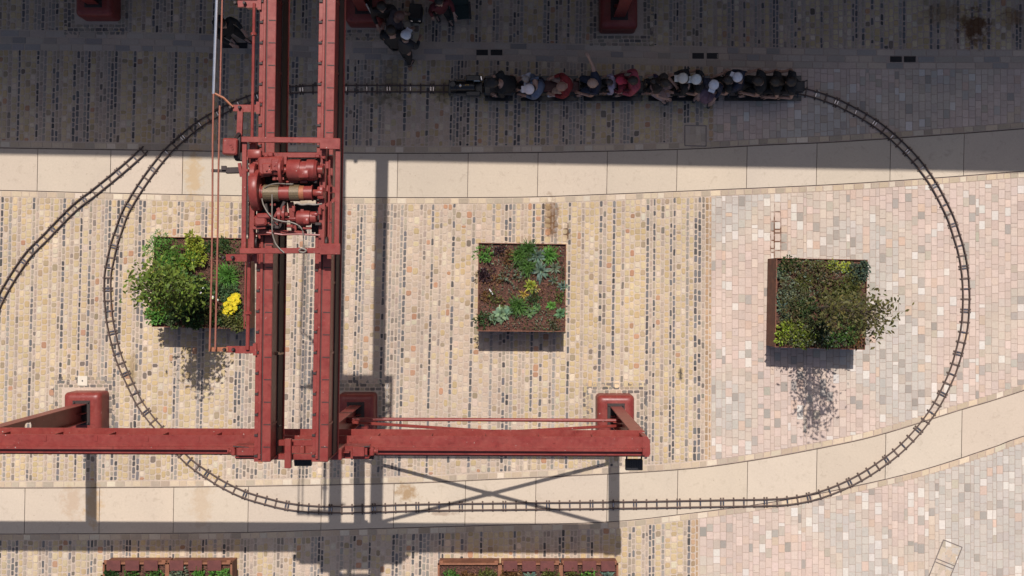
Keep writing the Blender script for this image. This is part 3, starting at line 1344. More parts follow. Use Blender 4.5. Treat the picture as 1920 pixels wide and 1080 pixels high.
def girder(pts):
    p0 = P(*pts[0], ZG)
    p1 = P(*pts[1], ZG)
    d = (p1 - p0).normalized()
    p1 = p0 + d * ((6.75 - p0.y) / d.y)
    n = Vector((d.y, -d.x, 0))
    L = (p1 - p0).length
    an = math.atan2(d.y, d.x)
    c = (p0 + p1) / 2
    D = .98
    W = .275
    mb = MB()
    mb.box(c + Vector((0, 0, -.014)), (L, W, .028), an, bev=.004)
    for s in (-1, 1):
        mb.box(c + n * s * .095 + Vector((0, 0, -.30)), (L, .012, .54), an)
    mb.box(c + Vector((0, 0, -D + .012)), (L, W + .025, .024), an, bev=.003)
    # end plates
    for p in (p0 + d * .01, p1 - d * .01):
        mb.box(p + Vector((0, 0, -D / 2)), (.02, W - .02, D - .05), an)
    # plate joints: fish plates on the web
    k = .6
    while k < L - .3:
        q = p0 + d * k
        for s in (-1, 1):
            mb.box(q + n * s * .107 + Vector((0, 0, -.30)), (.035, .012, .53), an)
        k += 1.2
    g = mb.build("girder", RED, br)
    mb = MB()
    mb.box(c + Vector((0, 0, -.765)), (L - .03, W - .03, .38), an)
    mb.build("painted_shade_web", DARK, g)  # lower girder face, its shade put into the dark colour
    # cover strip (right) and seam
    mb = MB()
    mb.box(c + n * .066 + Vector((0, 0, .005)), (L - .02, .128, .010), an)
    mb.build("cover_strip", RED, g)
    mb = MB()
    mb.box(c - n * .012 + Vector((0, 0, .003)), (L - .02, .014, .006), an)
    mb.build("seam", DARK, g)
    k = .25
    while k < L - .1:
        q = p0 + d * k
        mb = MB()
        mb.box(q + n * .075 + Vector((0, 0, .0125)), (.016, .115, .006), an)
        mb.build("joint_strap", DARK, g)
        k += .375
    k = .1
    while k < L - .1:
        q = p0 + d * k
        mb = MB()
        mr = MB()
        mb.box(q - n * .105 + Vector((0, 0, .012)), (.035, .055, .024), an)
        mr.lathe(q - n * .085 + d * .04, (0, 0, 1), [(0, .016), (.02, .016), (.024, .010)], 6)
        mb.build("rail_clip", DARK, g)
        mr.build("bolt", RED, g)
        k += .345
    mb = MB()
    mb.box(c - n * .045 + Vector((0, 0, .020)), (L - .1, .042, .04), an, bev=.006)
    mb.build("trolley_rail", RED, g)
    return p0, d, n


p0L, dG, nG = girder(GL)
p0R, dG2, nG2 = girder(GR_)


def carriage(yf, sgn, px0, px1):
    """end carriage running on the gantry rail"""
    xa, xb = px0, px1
    yc = yf((xa + xb) / 2) - .06
    z = ZB + .10
    mb = MB()
    an = math.atan((yf(xb) - yf(xa)) / (xb - xa))
    xc = (xa + xb) / 2
    L = xb - xa
    for s in (-1, 1):
        mb.box((xc, yc + s * .10, z + .20), (L, .03, .30), an, bev=.006)
    mb.box((xc, yc, z + .345), (L - .06, .23, .022), an, bev=.004)
    # pedestals that carry the girders, and gusset plates
    for x in (xa + .60, xb - .55):
        mb.box((x, yc + .02, z + .545), (.24, .20, .38), an, bev=.01)
        for q in (-1, 1):
            mb.box((x + q * .17, yc + .02, z + .44), (.10, .018, .17), an)
    mb.box((xa + .22, yc + .02, z + .40), (.30, .14, .09), an, bev=.01)
    mb.box((xb - .18, yc + .02, z + .40), (.22, .17, .10), an, bev=.01)
    mb.box((xc + .02, yc + .06, z + .41), (.09, .36, .11), an, bev=.01)
    e = mb.build("end_carriage", RED, br)
    for x in (xa + .22, xb - .22):
        mb = MB()
        mb.lathe((x, yc - .055, z + .12), (0, 1, 0), [(0, .12), (.012, .14), (.018, .12), (.065, .12), (.071, .14), (.083, .12)], 24)
        mb.build("wheel", DARK, e, smooth=True)
    for s, x in ((-1, xa), (1, xb)):
        mb = MB()
        mb.box((x + s * .04, yc, z + .24), (.08, .15, .15), an, bev=.015)
        mb.lathe((x + s * .08, yc, z + .24), (s, 0, 0), [(0, .04), (.04, .04), (.05, .055), (.07, .055)], 14)
        mb.build("buffer", RED, e)
        mb = MB()
        mb.tube([(x + s * .02, yc + .11, z + .38), (x - s * .26, yc + .09, z + .40), (x - s * .28, yc - .02, z + .40), (x - s * .02, yc - .06, z + .38)], .011, 6)
        mb.build("guard_rail", DARK, e)
        mb = MB()
        mb.box((x - s * .16, yc - .145, z + .05), (.42, .05, .10), an)
        mb.build("rail_guard", DARK, e)


carriage(YS, 1, -5.00, -2.58)
carriage(YN, -1, -4.90, -2.48)
# cross ties between the girders at each end
mb = MB()
for yy in (YS(-3.7) + .22, YS(-3.7) - .02):
    mb.box((-3.74, yy, ZG - .64), (1.05, .10, .12), R(-.3), bev=.008)
mb.box((-3.83, YS(-3.7) + .07, ZG - .42), (.11, .50, .10), R(-.5), bev=.008)
mb.build("cross_tie", RED, br)
mb = MB()
for yy in (YN(-3.7) + .12,):
    mb.box((-3.6, yy, ZB + .62), (1.05, .10, .12), R(-.3), bev=.008)
mb.build("cross_tie", RED, br)
# little lever boxes seen on the inner side of the left girder and at its foot
mb = MB()
c = P(514, 664, 6.45)
mb.box(c, (.20, .05, .06), R(8), bev=.008)
mb.bar(c + Vector((.08, .0, 0)), c + Vector((.17, .02, .04)), .03, .03)
mb.build("limit_switch", plain("brownish_steel", S(120, 95, 75), .6, .2, .3), br)
mb = MB()
c = P(507, 806, 6.3)
mb.box(c, (.05, .10, .05))
mb.tube([c, c + Vector((.12, .05, .04)), c + Vector((.20, .09, .05))], .014, 6)
mb.build("limit_switch", DARK, br)

# outriggers on the left girder that carry the current wires
def bracket(py, pxa, z, arm=True):
    xg = gx(GL, py) - 12
    a = P(xg, py, z)
    b = P(pxa, py, z)
    mb = MB()
    mb.bar(a, b, .11, .06, bev=.006)
    mb.bar(a + Vector((0, -.055, -.02)), b + Vector((.15, -.055, -.02)), .022, .12)
    mb.box(a + Vector((-.03, 0, -.05)), (.06, .2, .2))
    k = mb.build("wire_bracket", RED, br)
    for off in (-.02, .13):
        mb = MB()
        q = b + Vector((off, 0, .03))
        mb.lathe(q, (0, 0, 1), [(0, .02), (.02, .03), (.035, .02), (.05, .03), (.065, .02), (.09, .022)], 10)
        mb.build("insulator", DARK, k)
    return a, b


ZW = 7.0
bracket(8, 446, ZW - .05)
bracket(203, 437, ZW - .05)
bracket(483, 424, ZW - .05)
bracket(655, 425, ZW - .05)
# thin arms from the brackets to the wires
mb = MB()
mb.tube([P(437, 201, ZW), P(420, 184, ZW + .03), P(398, 173, ZW + .02)], .02, 6)
mb.bar(P(428, 655, ZW - .02), P(392, 655, ZW - .02), .07, .035)
mb.build("wire_arm", plain("orange_rust", (.26, .085, .035, 1), .6, .1, .3), br)
mb = MB()
mb.bar(P(397, 320, ZW), P(436, 321, ZW), .05, .04)
mb.bar(P(424, 320, ZW), P(462, 319, ZW), .10, .09, bev=.01)
mb.box(P(420, 315, ZW + .03), (.08, .07, .05))
mb.build("collector_arm", DARK, br)
# conduit with couplings
def conduit(xa, ya, xb_, yb_, r, collars):
    mb = MB()
    mb.tube([P(xa, ya, ZW), P(xb_, yb_, ZW)], r, 8)
    k = mb.build("conduit", RED, br, smooth=True)
    for py in collars:
        q = P(xa + (xb_ - xa) * (py - ya) / (yb_ - ya), py, ZW)
        mb = MB()
        mb.lathe(q - Vector((0, .03, 0)), (0, 1, 0), [(0, r + .004), (.01, r * 1.9), (.05, r * 1.9), (.06, r + .004)], 10)
        mb.build("collar", RED, k)


conduit(476.5, 6, 472.5, 262, .025, (64,))
conduit(467.5, 480, 464.0, 656, .032, (587,))
mb = MB()
mb.bar(P(461.0, 484, ZW - .04), P(458.0, 616, ZW - .04), .018, .018)
mb.build("earth_rod", RED, br)
# vertical post pair between bracket and trolley on the left
mb = MB()
mb.bar(P(451, 204, ZW - .02), P(448.5, 268, ZW - .02), .095, .05, bev=.006)
mb.build("post", RED, br)
# the two current wires; the upper stretch of the left one is a bare bright bar
for nm, m_, pts, r_ in (("conductor_bar", GALV, [(408.5, -60), (400.5, 176)], .028), ("current_wire", WIRE, [(400.5, 176), (398.8, 260), (398.3, 400), (396.5, 520), (393, 655)], .016),
                        ("current_wire", WIRE, [(418, -60), (412.5, 178)], .014), ("current_wire", WIRE, [(412, 198), (410.0, 300), (408.5, 420), (406.5, 520), (403.5, 655)], .016)):
    mb = MB()
    mb.tube([P(x, y, ZW + .06 - .03 * (k % 2)) for k, (x, y) in enumerate(pts)], r_, 8)
    mb.build(nm, m_, br, smooth=True)

# ------------------------------------------------------------------ winch trolley on the bridge
tr = thing("winch_trolley", "red winch trolley with motors, rope drum and open rail frame on the bridge", "winch trolley", P(547, 365, ZG))
ZT1 = 7.315


def TB(px0, py0, px1, py1, w, h, z, mb):
    mb.bar(P(px0, py0, z), P(px1, py1, z), w, h, bev=.006)


mb = MB()
TB(459, 262, 457, 474, .075, .05, ZT1, mb)
mb.build("side_rail", RED, tr)
mb = MB()
TB(634.5, 266, 631, 472, .08, .05, ZT1, mb)
mb.build("side_rail", RED, tr)
for (qa, qb, qc, qd) in ((453, 261.5, 263.5, 269), (450, 470.5, 470, 467)):
    mb = MB()
    TB(qa, qb, 602, qc, .09, .05, ZT1 + .052, mb)
    TB(600, qd, 638, qd + (1 if qd < 300 else 0), .18, .05, ZT1 + .0525, mb)
    for px in (470, 560, 622):
        mb.box(P(px, qd - 1, ZT1 + .0), (.03, .03, .1))
    mb.build("end_rail", RED, tr)
ZF = 7.155
mb = MB()
TB(475.5, 262, 472, 476, .10, .14, ZF, mb)
TB(607.5, 264, 603.5, 476, .10, .14, ZF, mb)
TB(490, 291.5, 602, 291.5, .085, .10, ZF, mb)
TB(486, 433.5, 575, 436, .05, .10, ZF - .02, mb)
TB(479, 438.5, 509, 438.5, .04, .08, ZF - .02, mb)
TB(612, 353, 632, 358, .10, .05, ZF, mb)
TB(612, 386, 632, 371, .06, .05, ZF, mb)
TB(545, 379, 552, 432, .09, .07, ZF - .02, mb)
mb.build("trolley_frame", RED, tr)
for px in (476, 607):
    for py in (283, 455):
        mb = MB()
        q = P(px + 3, py, ZG + .11)
        mb.lathe(q - Vector((.05, 0, 0)), (1, 0, 0), [(0, .11), (.03, .125), (.035, .10), (.09, .10)], 20)
        mb.build("wheel", DARK, tr, smooth=True)
# greasy deck under the machinery with gaps
mb = MB()
for x0, y0, x1, y1 in ((482, 297, 533, 432), (533, 297, 538, 392), (545, 297, 604, 376), (538, 297, 545, 380), (552, 382, 602, 414), (554, 416, 574, 436), (584, 416, 602, 436), (482, 432, 532, 436)):
    a, b = P(x0, y0, ZG + .035), P(x1, y1, ZG + .035)
    mb.box((a + b) / 2, (abs(b.x - a.x) - .006, abs(b.y - a.y) - .006, .02))
mb.build("deck_plate", DARK, tr)
ZM1 = 7.375


def cyl(mb, px0, px1, py, r, z, prof=None, seg=24):
    a, b = P(px0, py, z), P(px1, py, z)
    L = b.x - a.x
    prof = prof or [(0, .7), (.02, .93), (.06, 1), (.94, 1), (.98, .93), (1, .7)]
    mb.lathe(a, (1, 0, 0), [(d * L, k * r) for d, k in prof], seg)


mb = MB()
cyl(mb, 540, 565, 319, .175, ZM1, [(0, .55), (.0, .9), (.1, 1), (1, 1)])
cyl(mb, 565, 577, 320, .155, ZM1, [(0, 1), (1, 1)])
cyl(mb, 577, 596, 319, .175, ZM1, [(0, 1), (.75, 1), (.8, .93), (1, .85), (1, .5)])
cyl(mb, 596, 606, 319, .075, ZM1)
mb.box(P(570, 326, ZM1 + .14), (.16, .13, .10), bev=.01)
for k in range(4):
    mb.box(P(543 + k * 6, 303, ZM1), (.03, .06, .1))
mb.build("hoist_motor", RED, tr, smooth=True)
mb = MB()
mb.box(P(510, 312, ZM1 - .02), (.42, .30, .20), R(3), bev=.03)
mb.box(P(520, 309, ZM1 + .10), (.18, .2, .07), R(3), bev=.015)
mb.box(P(501, 316, ZM1 + .095), (.15, .18, .05), R(3), bev=.015)
for k in range(5):
    mb.lathe(P(500 + k * 5, 319 - (k % 2) * 9, ZM1 + .13), (0, 0, 1), [(0, .015), (.02, .015)], 6)
mb.build("gearbox", RED, tr)
mb = MB()
cyl(mb, 526, 532, 321, .24, ZM1 - .03, [(0, .95), (.2, 1), (.8, 1), (1, .95)], 30)
cyl(mb, 532, 541, 319, .05, ZM1)
mb.box(P(526, 335, ZM1 + .02), (.12, .04, .05))
mb.build("brake_drum", RED, tr, smooth=True)
# gear guard seen edge-on, and the smaller one behind it
mb = MB()
cyl(mb, 475, 490, 357, .34, ZM1 - .06, [(0, .82), (0, .97), (.12, 1), (.88, 1), (1, .97), (1, .82)], 34)
cyl(mb, 471, 476, 357, .09, ZM1)
mb.build("gear_guard", RED, tr, smooth=True)
mb = MB()
cyl(mb, 472, 482, 328, .19, ZM1 - .02, [(0, .9), (.1, 1), (.9, 1), (1, .9)], 26)
mb.box(P(478, 289, ZM1 - .02), (.22, .14, .12), bev=.015)
mb.box(P(462, 300, ZM1 - .1), (.08, .1, .1))
mb.build("pinion_guard", RED, tr, smooth=True)
mb = MB()
for px, py, sx, sy in ((500, 292, .06, .05), (508, 290, .08, .07), (487, 300, .12, .07), (484, 307, .16, .05), (470, 312, .05, .06), (464, 320, .05, .05), (596, 293, .07, .06), (607, 296, .06, .05), (605, 312, .05, .07)):
    mb.box(P(px, py, ZM1 - .08), (sx, sy, .1), bev=.01)
mb.build("fittings", RED, tr)
# rope drum with turns of rope
mb = MB()
cyl(mb, 490, 587, 362, .118, ZM1 - .05, [(0, 1.25), (.02, 1.25), (.02, 1), (.98, 1), (.98, 1.12), (1, 1.12)])
cyl(mb, 587, 606, 362, .06, ZM1 - .05)
mb.box(P(602, 362, ZM1 - .1), (.10, .20, .16), bev=.015)
dr = mb.build("rope_drum", RED, tr, smooth=True)
for a, b in ((496, 524), (545, 562)):
    mb = MB()
    x = a
    while x < b:
        c = P(x, 362, ZM1 - .05)
        pts = [c + Vector((0, math.cos(2 * math.pi * k / 20) * .128, math.sin(2 * math.pi * k / 20) * .128)) for k in range(21)]
        mb.tube(pts, .010, 5, caps=False)
        x += 1.25
    mb.build("wire_rope", ROPE, dr)
mb = MB()
cyl(mb, 562, 571, 362, .124, ZM1 - .05, [(0, 1), (1, 1)])
mb.build("rust_band", plain("orange_rust", (.26, .085, .035, 1)), dr, smooth=True)
# travel motor and its gearing
mb = MB()
cyl(mb, 556, 582, 409, .125, ZM1 - .10, [(0, .75), (.05, .95), (.15, 1), (.8, 1), (1, .95)])
cyl(mb, 582, 594, 408, .10, ZM1 - .10)
mb.box(P(574, 414, ZM1), (.09, .10, .06), bev=.01)
mb.box(P(590, 402, ZM1 - .02), (.10, .05, .05), bev=.008)
mb.box(P(567, 396, ZM1 - .06), (.05, .06, .06))
mb.build("travel_motor", RED, tr, smooth=True)
mb = MB()
mb.box(P(490, 414, ZM1 - .08), (.20, .17, .18), R(5), bev=.025)
mb.box(P(495, 405, ZM1 - .02), (.24, .09, .08), R(2), bev=.02)
mb.build("travel_gearbox", RED, tr)
mb = MB()
cyl(mb, 498, 556, 410, .03, ZM1 - .10)
cyl(mb, 523, 528, 404, .13, ZM1 - .10, [(0, 1), (1, 1)], 26)
cyl(mb, 532, 536, 402, .15, ZM1 - .10, [(0, 1), (1, 1)], 26)
mb.box(P(526, 398, ZM1 - .02), (.05, .16, .05), R(35))
mb.box(P(519, 400, ZM1 - .02), (.04, .14, .04), R(-30))
for k in range(5):
    mb.lathe(P(504 + k * 4, 418 + (k % 3) * 3, ZM1 - .12), (0, 0, 1), [(0, .018), (.03, .018)], 6)
mb.build("travel_shaft", RED, tr)
# brackets, pipes and oddments that fill the trolley frame
rq = random.Random(3)
for px, py, sx, sy, sz, dz, rz in ((483, 334, .10, .05, .12, -.02, 20), (486, 345, .06, .12, .10, -.06, 0), (498, 330, .16, .03, .05, 0, 8), (515, 334, .06, .08, .1, -.05, 0), (536, 301, .05, .14, .08, .02, 0),
                                   (548, 341, .20, .03, .05, -.06, 0), (570, 341, .12, .05, .08, -.08, 0), (592, 337, .05, .12, .1, -.04, 0), (600, 328, .04, .1, .1, -.02, 0), (484, 392, .10, .06, .08, -.06, 0),
                                   (500, 390, .05, .14, .06, -.08, 10), (512, 384, .09, .04, .06, -.06, 0), (530, 386, .05, .16, .06, -.06, -25), (538, 402, .06, .06, .1, -.05, 0), (544, 424, .10, .05, .06, -.1, 0),
                                   (551, 392, .05, .10, .08, -.06, 0), (600, 396, .05, .12, .1, -.06, 0), (597, 420, .10, .05, .08, -.08, 0), (486, 427, .22, .05, .07, -.1, 3), (517, 426, .12, .05, .07, -.1, -4),
                                   (576, 428, .14, .04, .06, -.1, 0), (466, 340, .04, .18, .06, -.08, 0), (467, 372, .05, .10, .06, -.08, 0), (614, 310, .06, .12, .08, -.08, 0), (618, 340, .05, .2, .05, -.1, 4), (620, 395, .04, .3, .05, -.12, 2)):
    mb = MB()
    mb.box(P(px, py, ZM1 + dz), (sx, sy, sz), R(rz), bev=.008)
    mb.build("machine_bracket", RED if rq.random() < .7 else DARK, tr)
for pts in ([(484, 303), (492, 297), (532, 296), (540, 300)], [(548, 337), (560, 340), (588, 339)], [(500, 436), (530, 440), (560, 439), (600, 441)], [(618, 300), (617, 350), (616, 440)], [(464, 300), (464, 350), (463, 440)]):
    mb = MB()
    mb.tube([P(x, y, ZM1 - .06) for x, y in pts], .016, 6)
    mb.build("pipe", rq.choice([RED, DARK, RED]), tr)
# hanging cables
mb = MB()
def cb(pts, r=.012):
    pts2 = [tuple(p) for p in crom([(x, y) for x, y, z in pts], False, 5)]
    n = len(pts2)
    zz = [pts[min(len(pts) - 1, int(i / 5))][2] for i in range(n)]
    mb.tube([P(x, y, z) for (x, y), z in zip(pts2, zz)], r, 6)
cb([(491, 372, 7.435), (494, 384, 7.435), (503, 400, 7.435), (514, 410, 7.445), (530, 415, 7.445), (546, 417, 7.445), (560, 423, 7.435), (567, 432, 7.415), (569, 446, 7.395), (569, 466, 7.415)])
cb([(510, 364, 7.455), (510, 390, 7.455), (510, 420, 7.435), (511, 438, 7.415), (516, 455, 7.415), (524, 466, 7.415), (533, 474, 7.415)])
cb([(490, 362, 7.435), (497, 352, 7.455), (508, 346, 7.465), (522, 344, 7.455), (536, 345, 7.435), (550, 345, 7.415)], .010)
cb([(556, 381, 7.375), (566, 384, 7.375), (578, 383, 7.375), (590, 384, 7.375), (604, 382, 7.375)], .014)
cb([(560, 470, 7.435), (566, 466, 7.445), (574, 469, 7.445), (570, 473, 7.445), (562, 472, 7.435)], .016)
mb.build("cable", CABLE, tr)
# cabinet and current collector hanging off the left
mb = MB()
mb.box(P(434, 276, 7.24), (.24, .27, .22), R(-2), bev=.02)
for k in range(3):
    mb.lathe(P(432 + k * 2, 271 + k * 4, 7.355), (0, 0, 1), [(0, .018), (.01, .018)], 8)
ca = mb.build("cabinet", RED, tr)
mb = MB()
mb.box(P(447, 276, 7.15), (.10, .40, .16), R(-3), bev=.01)
mb.box(P(450, 294, 7.13), (.14, .14, .12), R(-3), bev=.01)
mb.bar(P(441, 262, 7.19), P(449, 250, 7.24), .05, .06)
mb.build("collector", DARK, tr)
mb = MB()
mb.bar(P(445, 262, 7.0), P(455, 262, 7.0), .08, .06)
mb.bar(P(449, 306, 7.26), P(453, 331, 7.26), .05, .05)
mb.build("collector_bracket", RED, tr)
# ================================================================== steel planters
ZP = .82
SOIL = None


def bark():
    m, nt, b = newmat("bark_mulch")
    geo = nt.nodes.new("ShaderNodeNewGeometry")
    pos = geo.outputs["Position"]
    v = nt.nodes.new("ShaderNodeTexVoronoi")
    v.inputs["Scale"].default_value = 34
    nt.links.new(pos, v.inputs["Vector"])
    n = noise_node(nt, 12, 5, .65, pos)
    r = ramp(nt, [(.2, (.022, .010, .007, 1)), (.5, (.075, .029, .018, 1)), (.74, (.14, .058, .036, 1)), (.92, (.22, .13, .095, 1))])
    k = mathn(nt, 'MULTIPLY_ADD', v.outputs["Color"], .45, mathn(nt, 'MULTIPLY', n.outputs[0], .5))
    nt.links.new(k, r.inputs[0])
    nt.links.new(r.outputs[0], b.inputs["Base Color"])
    b.inputs["Roughness"].default_value = .9
    bump(nt, b, v.outputs["Distance"], .9, .02)
    return m


SOIL = bark()


def planter(pts, z, label, depth=.06):
    """open steel box whose rim passes through the four photo points"""
    w = [P(x, y, z) for x, y in pts]
    c = sum(w, Vector()) / 4
    t = thing("steel_planter", label, "planter", (c.x, c.y, 0))
    ins = []
    for i in range(4):
        a = (w[i - 1] - w[i]).normalized()
        b = (w[(i + 1) % 4] - w[i]).normalized()
        ins.append(w[i] + (a + b) * .014)
    mb = MB()
    vs = [Vector((p.x, p.y, 0)) for p in w] + [Vector((p.x, p.y, z)) for p in w] + \
         [Vector((p.x, p.y, z)) for p in ins] + [Vector((p.x, p.y, z - .3)) for p in ins]
    fs = []
    for i in range(4):
        j = (i + 1) % 4
        fs += [(i, 4 + i, 4 + j, j), (4 + i, 8 + i, 8 + j, 4 + j), (8 + i, 12 + i, 12 + j, 8 + j)]
    mb.add(vs, fs)
    mb.build("wall", CORTEN, t)
    mb = MB()
    rr = random.Random(int(c.x * 100))
    n = 26
    vs = []
    for i in range(n + 1):
        for j in range(n + 1):
            u, v = i / n, j / n
            p = (ins[0] * (1 - u) + ins[1] * u) * (1 - v) + (ins[3] * (1 - u) + ins[2] * u) * v
            vs.append((p.x, p.y, z - depth + .02 * noise.noise(p * 3.1) + rr.uniform(-.007, .007)))
    mb.add(vs, [(i * (n + 1) + j, i * (n + 1) + j + 1, (i + 1) * (n + 1) + j + 1, (i + 1) * (n + 1) + j) for i in range(n) for j in range(n)])
    # loose chips
    for k in range(int(260 * (w[1] - w[0]).length * (w[2] - w[1]).length / 4)):
        u, v = rr.random(), rr.random()
        p = (ins[0] * (1 - u) + ins[1] * u) * (1 - v) + (ins[3] * (1 - u) + ins[2] * u) * v
        p.z = z - depth + .018
        mb.box(p, (rr.uniform(.02, .05), rr.uniform(.008, .02), .008), rr.uniform(0, 3.1))
    mb.build("bark_mulch", SOIL, t)
    return t


# ---- leaves
def leaf(mb, p, d, up, L, w, droop, col, seg=2):
    """blade from p along d (unit), bending down by droop"""
    d = Vector(d).normalized()
    s = d.cross(up)
    if s.length < 1e-3:
        s = d.orthogonal()
    s.normalize()
    vs = []
    q = Vector(p)
    cur = d.copy()
    ws = [.35, 1.0, .75, .12] if seg == 3 else [.4, 1.0, .15]
    for k in range(seg + 1):
        vs += [q - s * w * .5 * ws[k], q + s * w * .5 * ws[k]]
        q = q + cur * (L / seg)
        cur = (cur - Vector((0, 0, droop))).normalized()
    mb.add(vs, [(2 * k, 2 * k + 1, 2 * k + 3, 2 * k + 2) for k in range(seg)], col)


def vary(c, rr, v=.25):
    k = 1 + rr.gauss(0, v)
    k = max(.35, k)
    return (c[0] * k * (1 + rr.gauss(0, .08)), c[1] * k, c[2] * k * (1 + rr.gauss(0, .1)), 1)


UP = Vector((0, 0, 1))


def rosette(mb, c, r, col, rr, n=16, w=.28, rise=.5):
    """broad pointed leaves spreading from a centre"""
    for k in range(n):
        an = 2.4 * k + rr.uniform(-.2, .2)
        t = k / n
        el = R(20 + 60 * t + rr.uniform(-8, 8))
        d = Vector((math.cos(an) * math.cos(el), math.sin(an) * math.cos(el), math.sin(el)))
        L = r * (1.05 - .4 * t) * rr.uniform(.85, 1.12)
        leaf(mb, c, d, UP, L, L * w * rr.uniform(.8, 1.2), .45, vary(col, rr, .16), 3)


def tuft(mb, c, r, col, rr, n=90, w=.018, h=1.0):
    """arching fine blades"""
    for k in range(n):
        an = rr.uniform(0, 6.283)
        el = R(rr.uniform(25, 85))
        d = Vector((math.cos(an) * math.cos(el), math.sin(an) * math.cos(el), math.sin(el) * h))
        o = Vector((rr.gauss(0, r * .18), rr.gauss(0, r * .18), 0))
        leaf(mb, c + o, d, UP, r * rr.uniform(.7, 1.15), w * rr.uniform(.7, 1.4), .5, vary(col, rr, .22), 3)


def mound(mb, c, r, col, rr, n=170, ls=.05, h=.65, lobes=5, w=.55):
    """dome of small leaves, lumpy, with gaps"""
    cl = [(rr.uniform(0, 6.283), rr.uniform(.3, .75), rr.uniform(.35, .6)) for _ in range(lobes)] + [(0, 0, .6)]
    for k in range(n):
        a, q, s = rr.choice(cl)
        cc = c + Vector((math.cos(a) * q * r, math.sin(a) * q * r, r * h * .25))
        u = Vector((rr.gauss(0, 1), rr.gauss(0, 1), abs(rr.gauss(0, 1)) * .9 + .15)).normalized()
        p = cc + Vector((u.x * r * s, u.y * r * s, u.z * r * h * (s + .25))) * rr.uniform(.6, 1.05)
        d = (u + Vector((rr.gauss(0, .5), rr.gauss(0, .5), rr.gauss(0, .3)))).normalized()
        L = ls * rr.uniform(.7, 1.35)
        leaf(mb, p, d, Vector((rr.gauss(0, .5), rr.gauss(0, .5), 1)), L, L * w * rr.uniform(.8, 1.2), .3, vary(col, rr, .28))
    # a few stems so that the dome stands on something
    for k in range(5):
        a = rr.uniform(0, 6.283)
        mb.tube([c, c + Vector((math.cos(a) * r * .3, math.sin(a) * r * .3, r * h * .5))], .006, 4, False, col=(.06, .04, .02, 1))


GLP = "plants in the left planter"
GRP = "plants in the right planter"
GM = "plants in the middle planter"


def plant(kind, px, py, rpx, col, label, group, z=ZP - .05, name="plant", cat="plant", seed=0, **kw):
    c = P(px, py, z)
    c.z = z - .012
    r = rpx / PX * (1.6 if group == GM else 1.5 if group == GLP else 1.5 if group == GRP else 1.2)
    rr = random.Random(seed * 977 + int(px * 7 + py * 13))
    mb = MB()
    if group in (GLP, GRP) and 'n' in kw and kind in (mound, tuft):
        kw = dict(kw, n=int(kw['n'] * 1.7))
    kind(mb, c, r, col, rr, **kw)
    o = mb.build(name, LEAF, loc=(c.x, c.y, c.z))
    return tag(o, label, cat, group)


GREEN = (.060, .125, .026, 1)
BRIGHT = (.085, .20, .035, 1)
LIME = (.24, .27, .035, 1)
YELLOW = (.62, .50, .02, 1)
DKGREEN = (.030, .060, .018, 1)
BLUEG = (.105, .155, .115, 1)
GREYG = (.12, .145, .095, 1)
PURPLE = (.035, .017, .022, 1)
BRONZE = (.13, .065, .025, 1)
OLIVE = (.085, .09, .025, 1)

planter([(897, 455), (1062, 457.5), (1060, 622), (895, 621)], ZP, "square rusty steel planter in the middle of the oval with bare mulch between plants")
planter([(1456, 483.5), (1627, 487), (1622, 656), (1453, 651)], ZP, "square rusty steel planter on the pink blocks at the right, full of dark shrubs")
planter([(289, 443.5), (461, 446.5), (461, 617), (284.5, 613)], ZP, "square rusty steel planter at the left beside the crane, overgrown with a leafy tree")


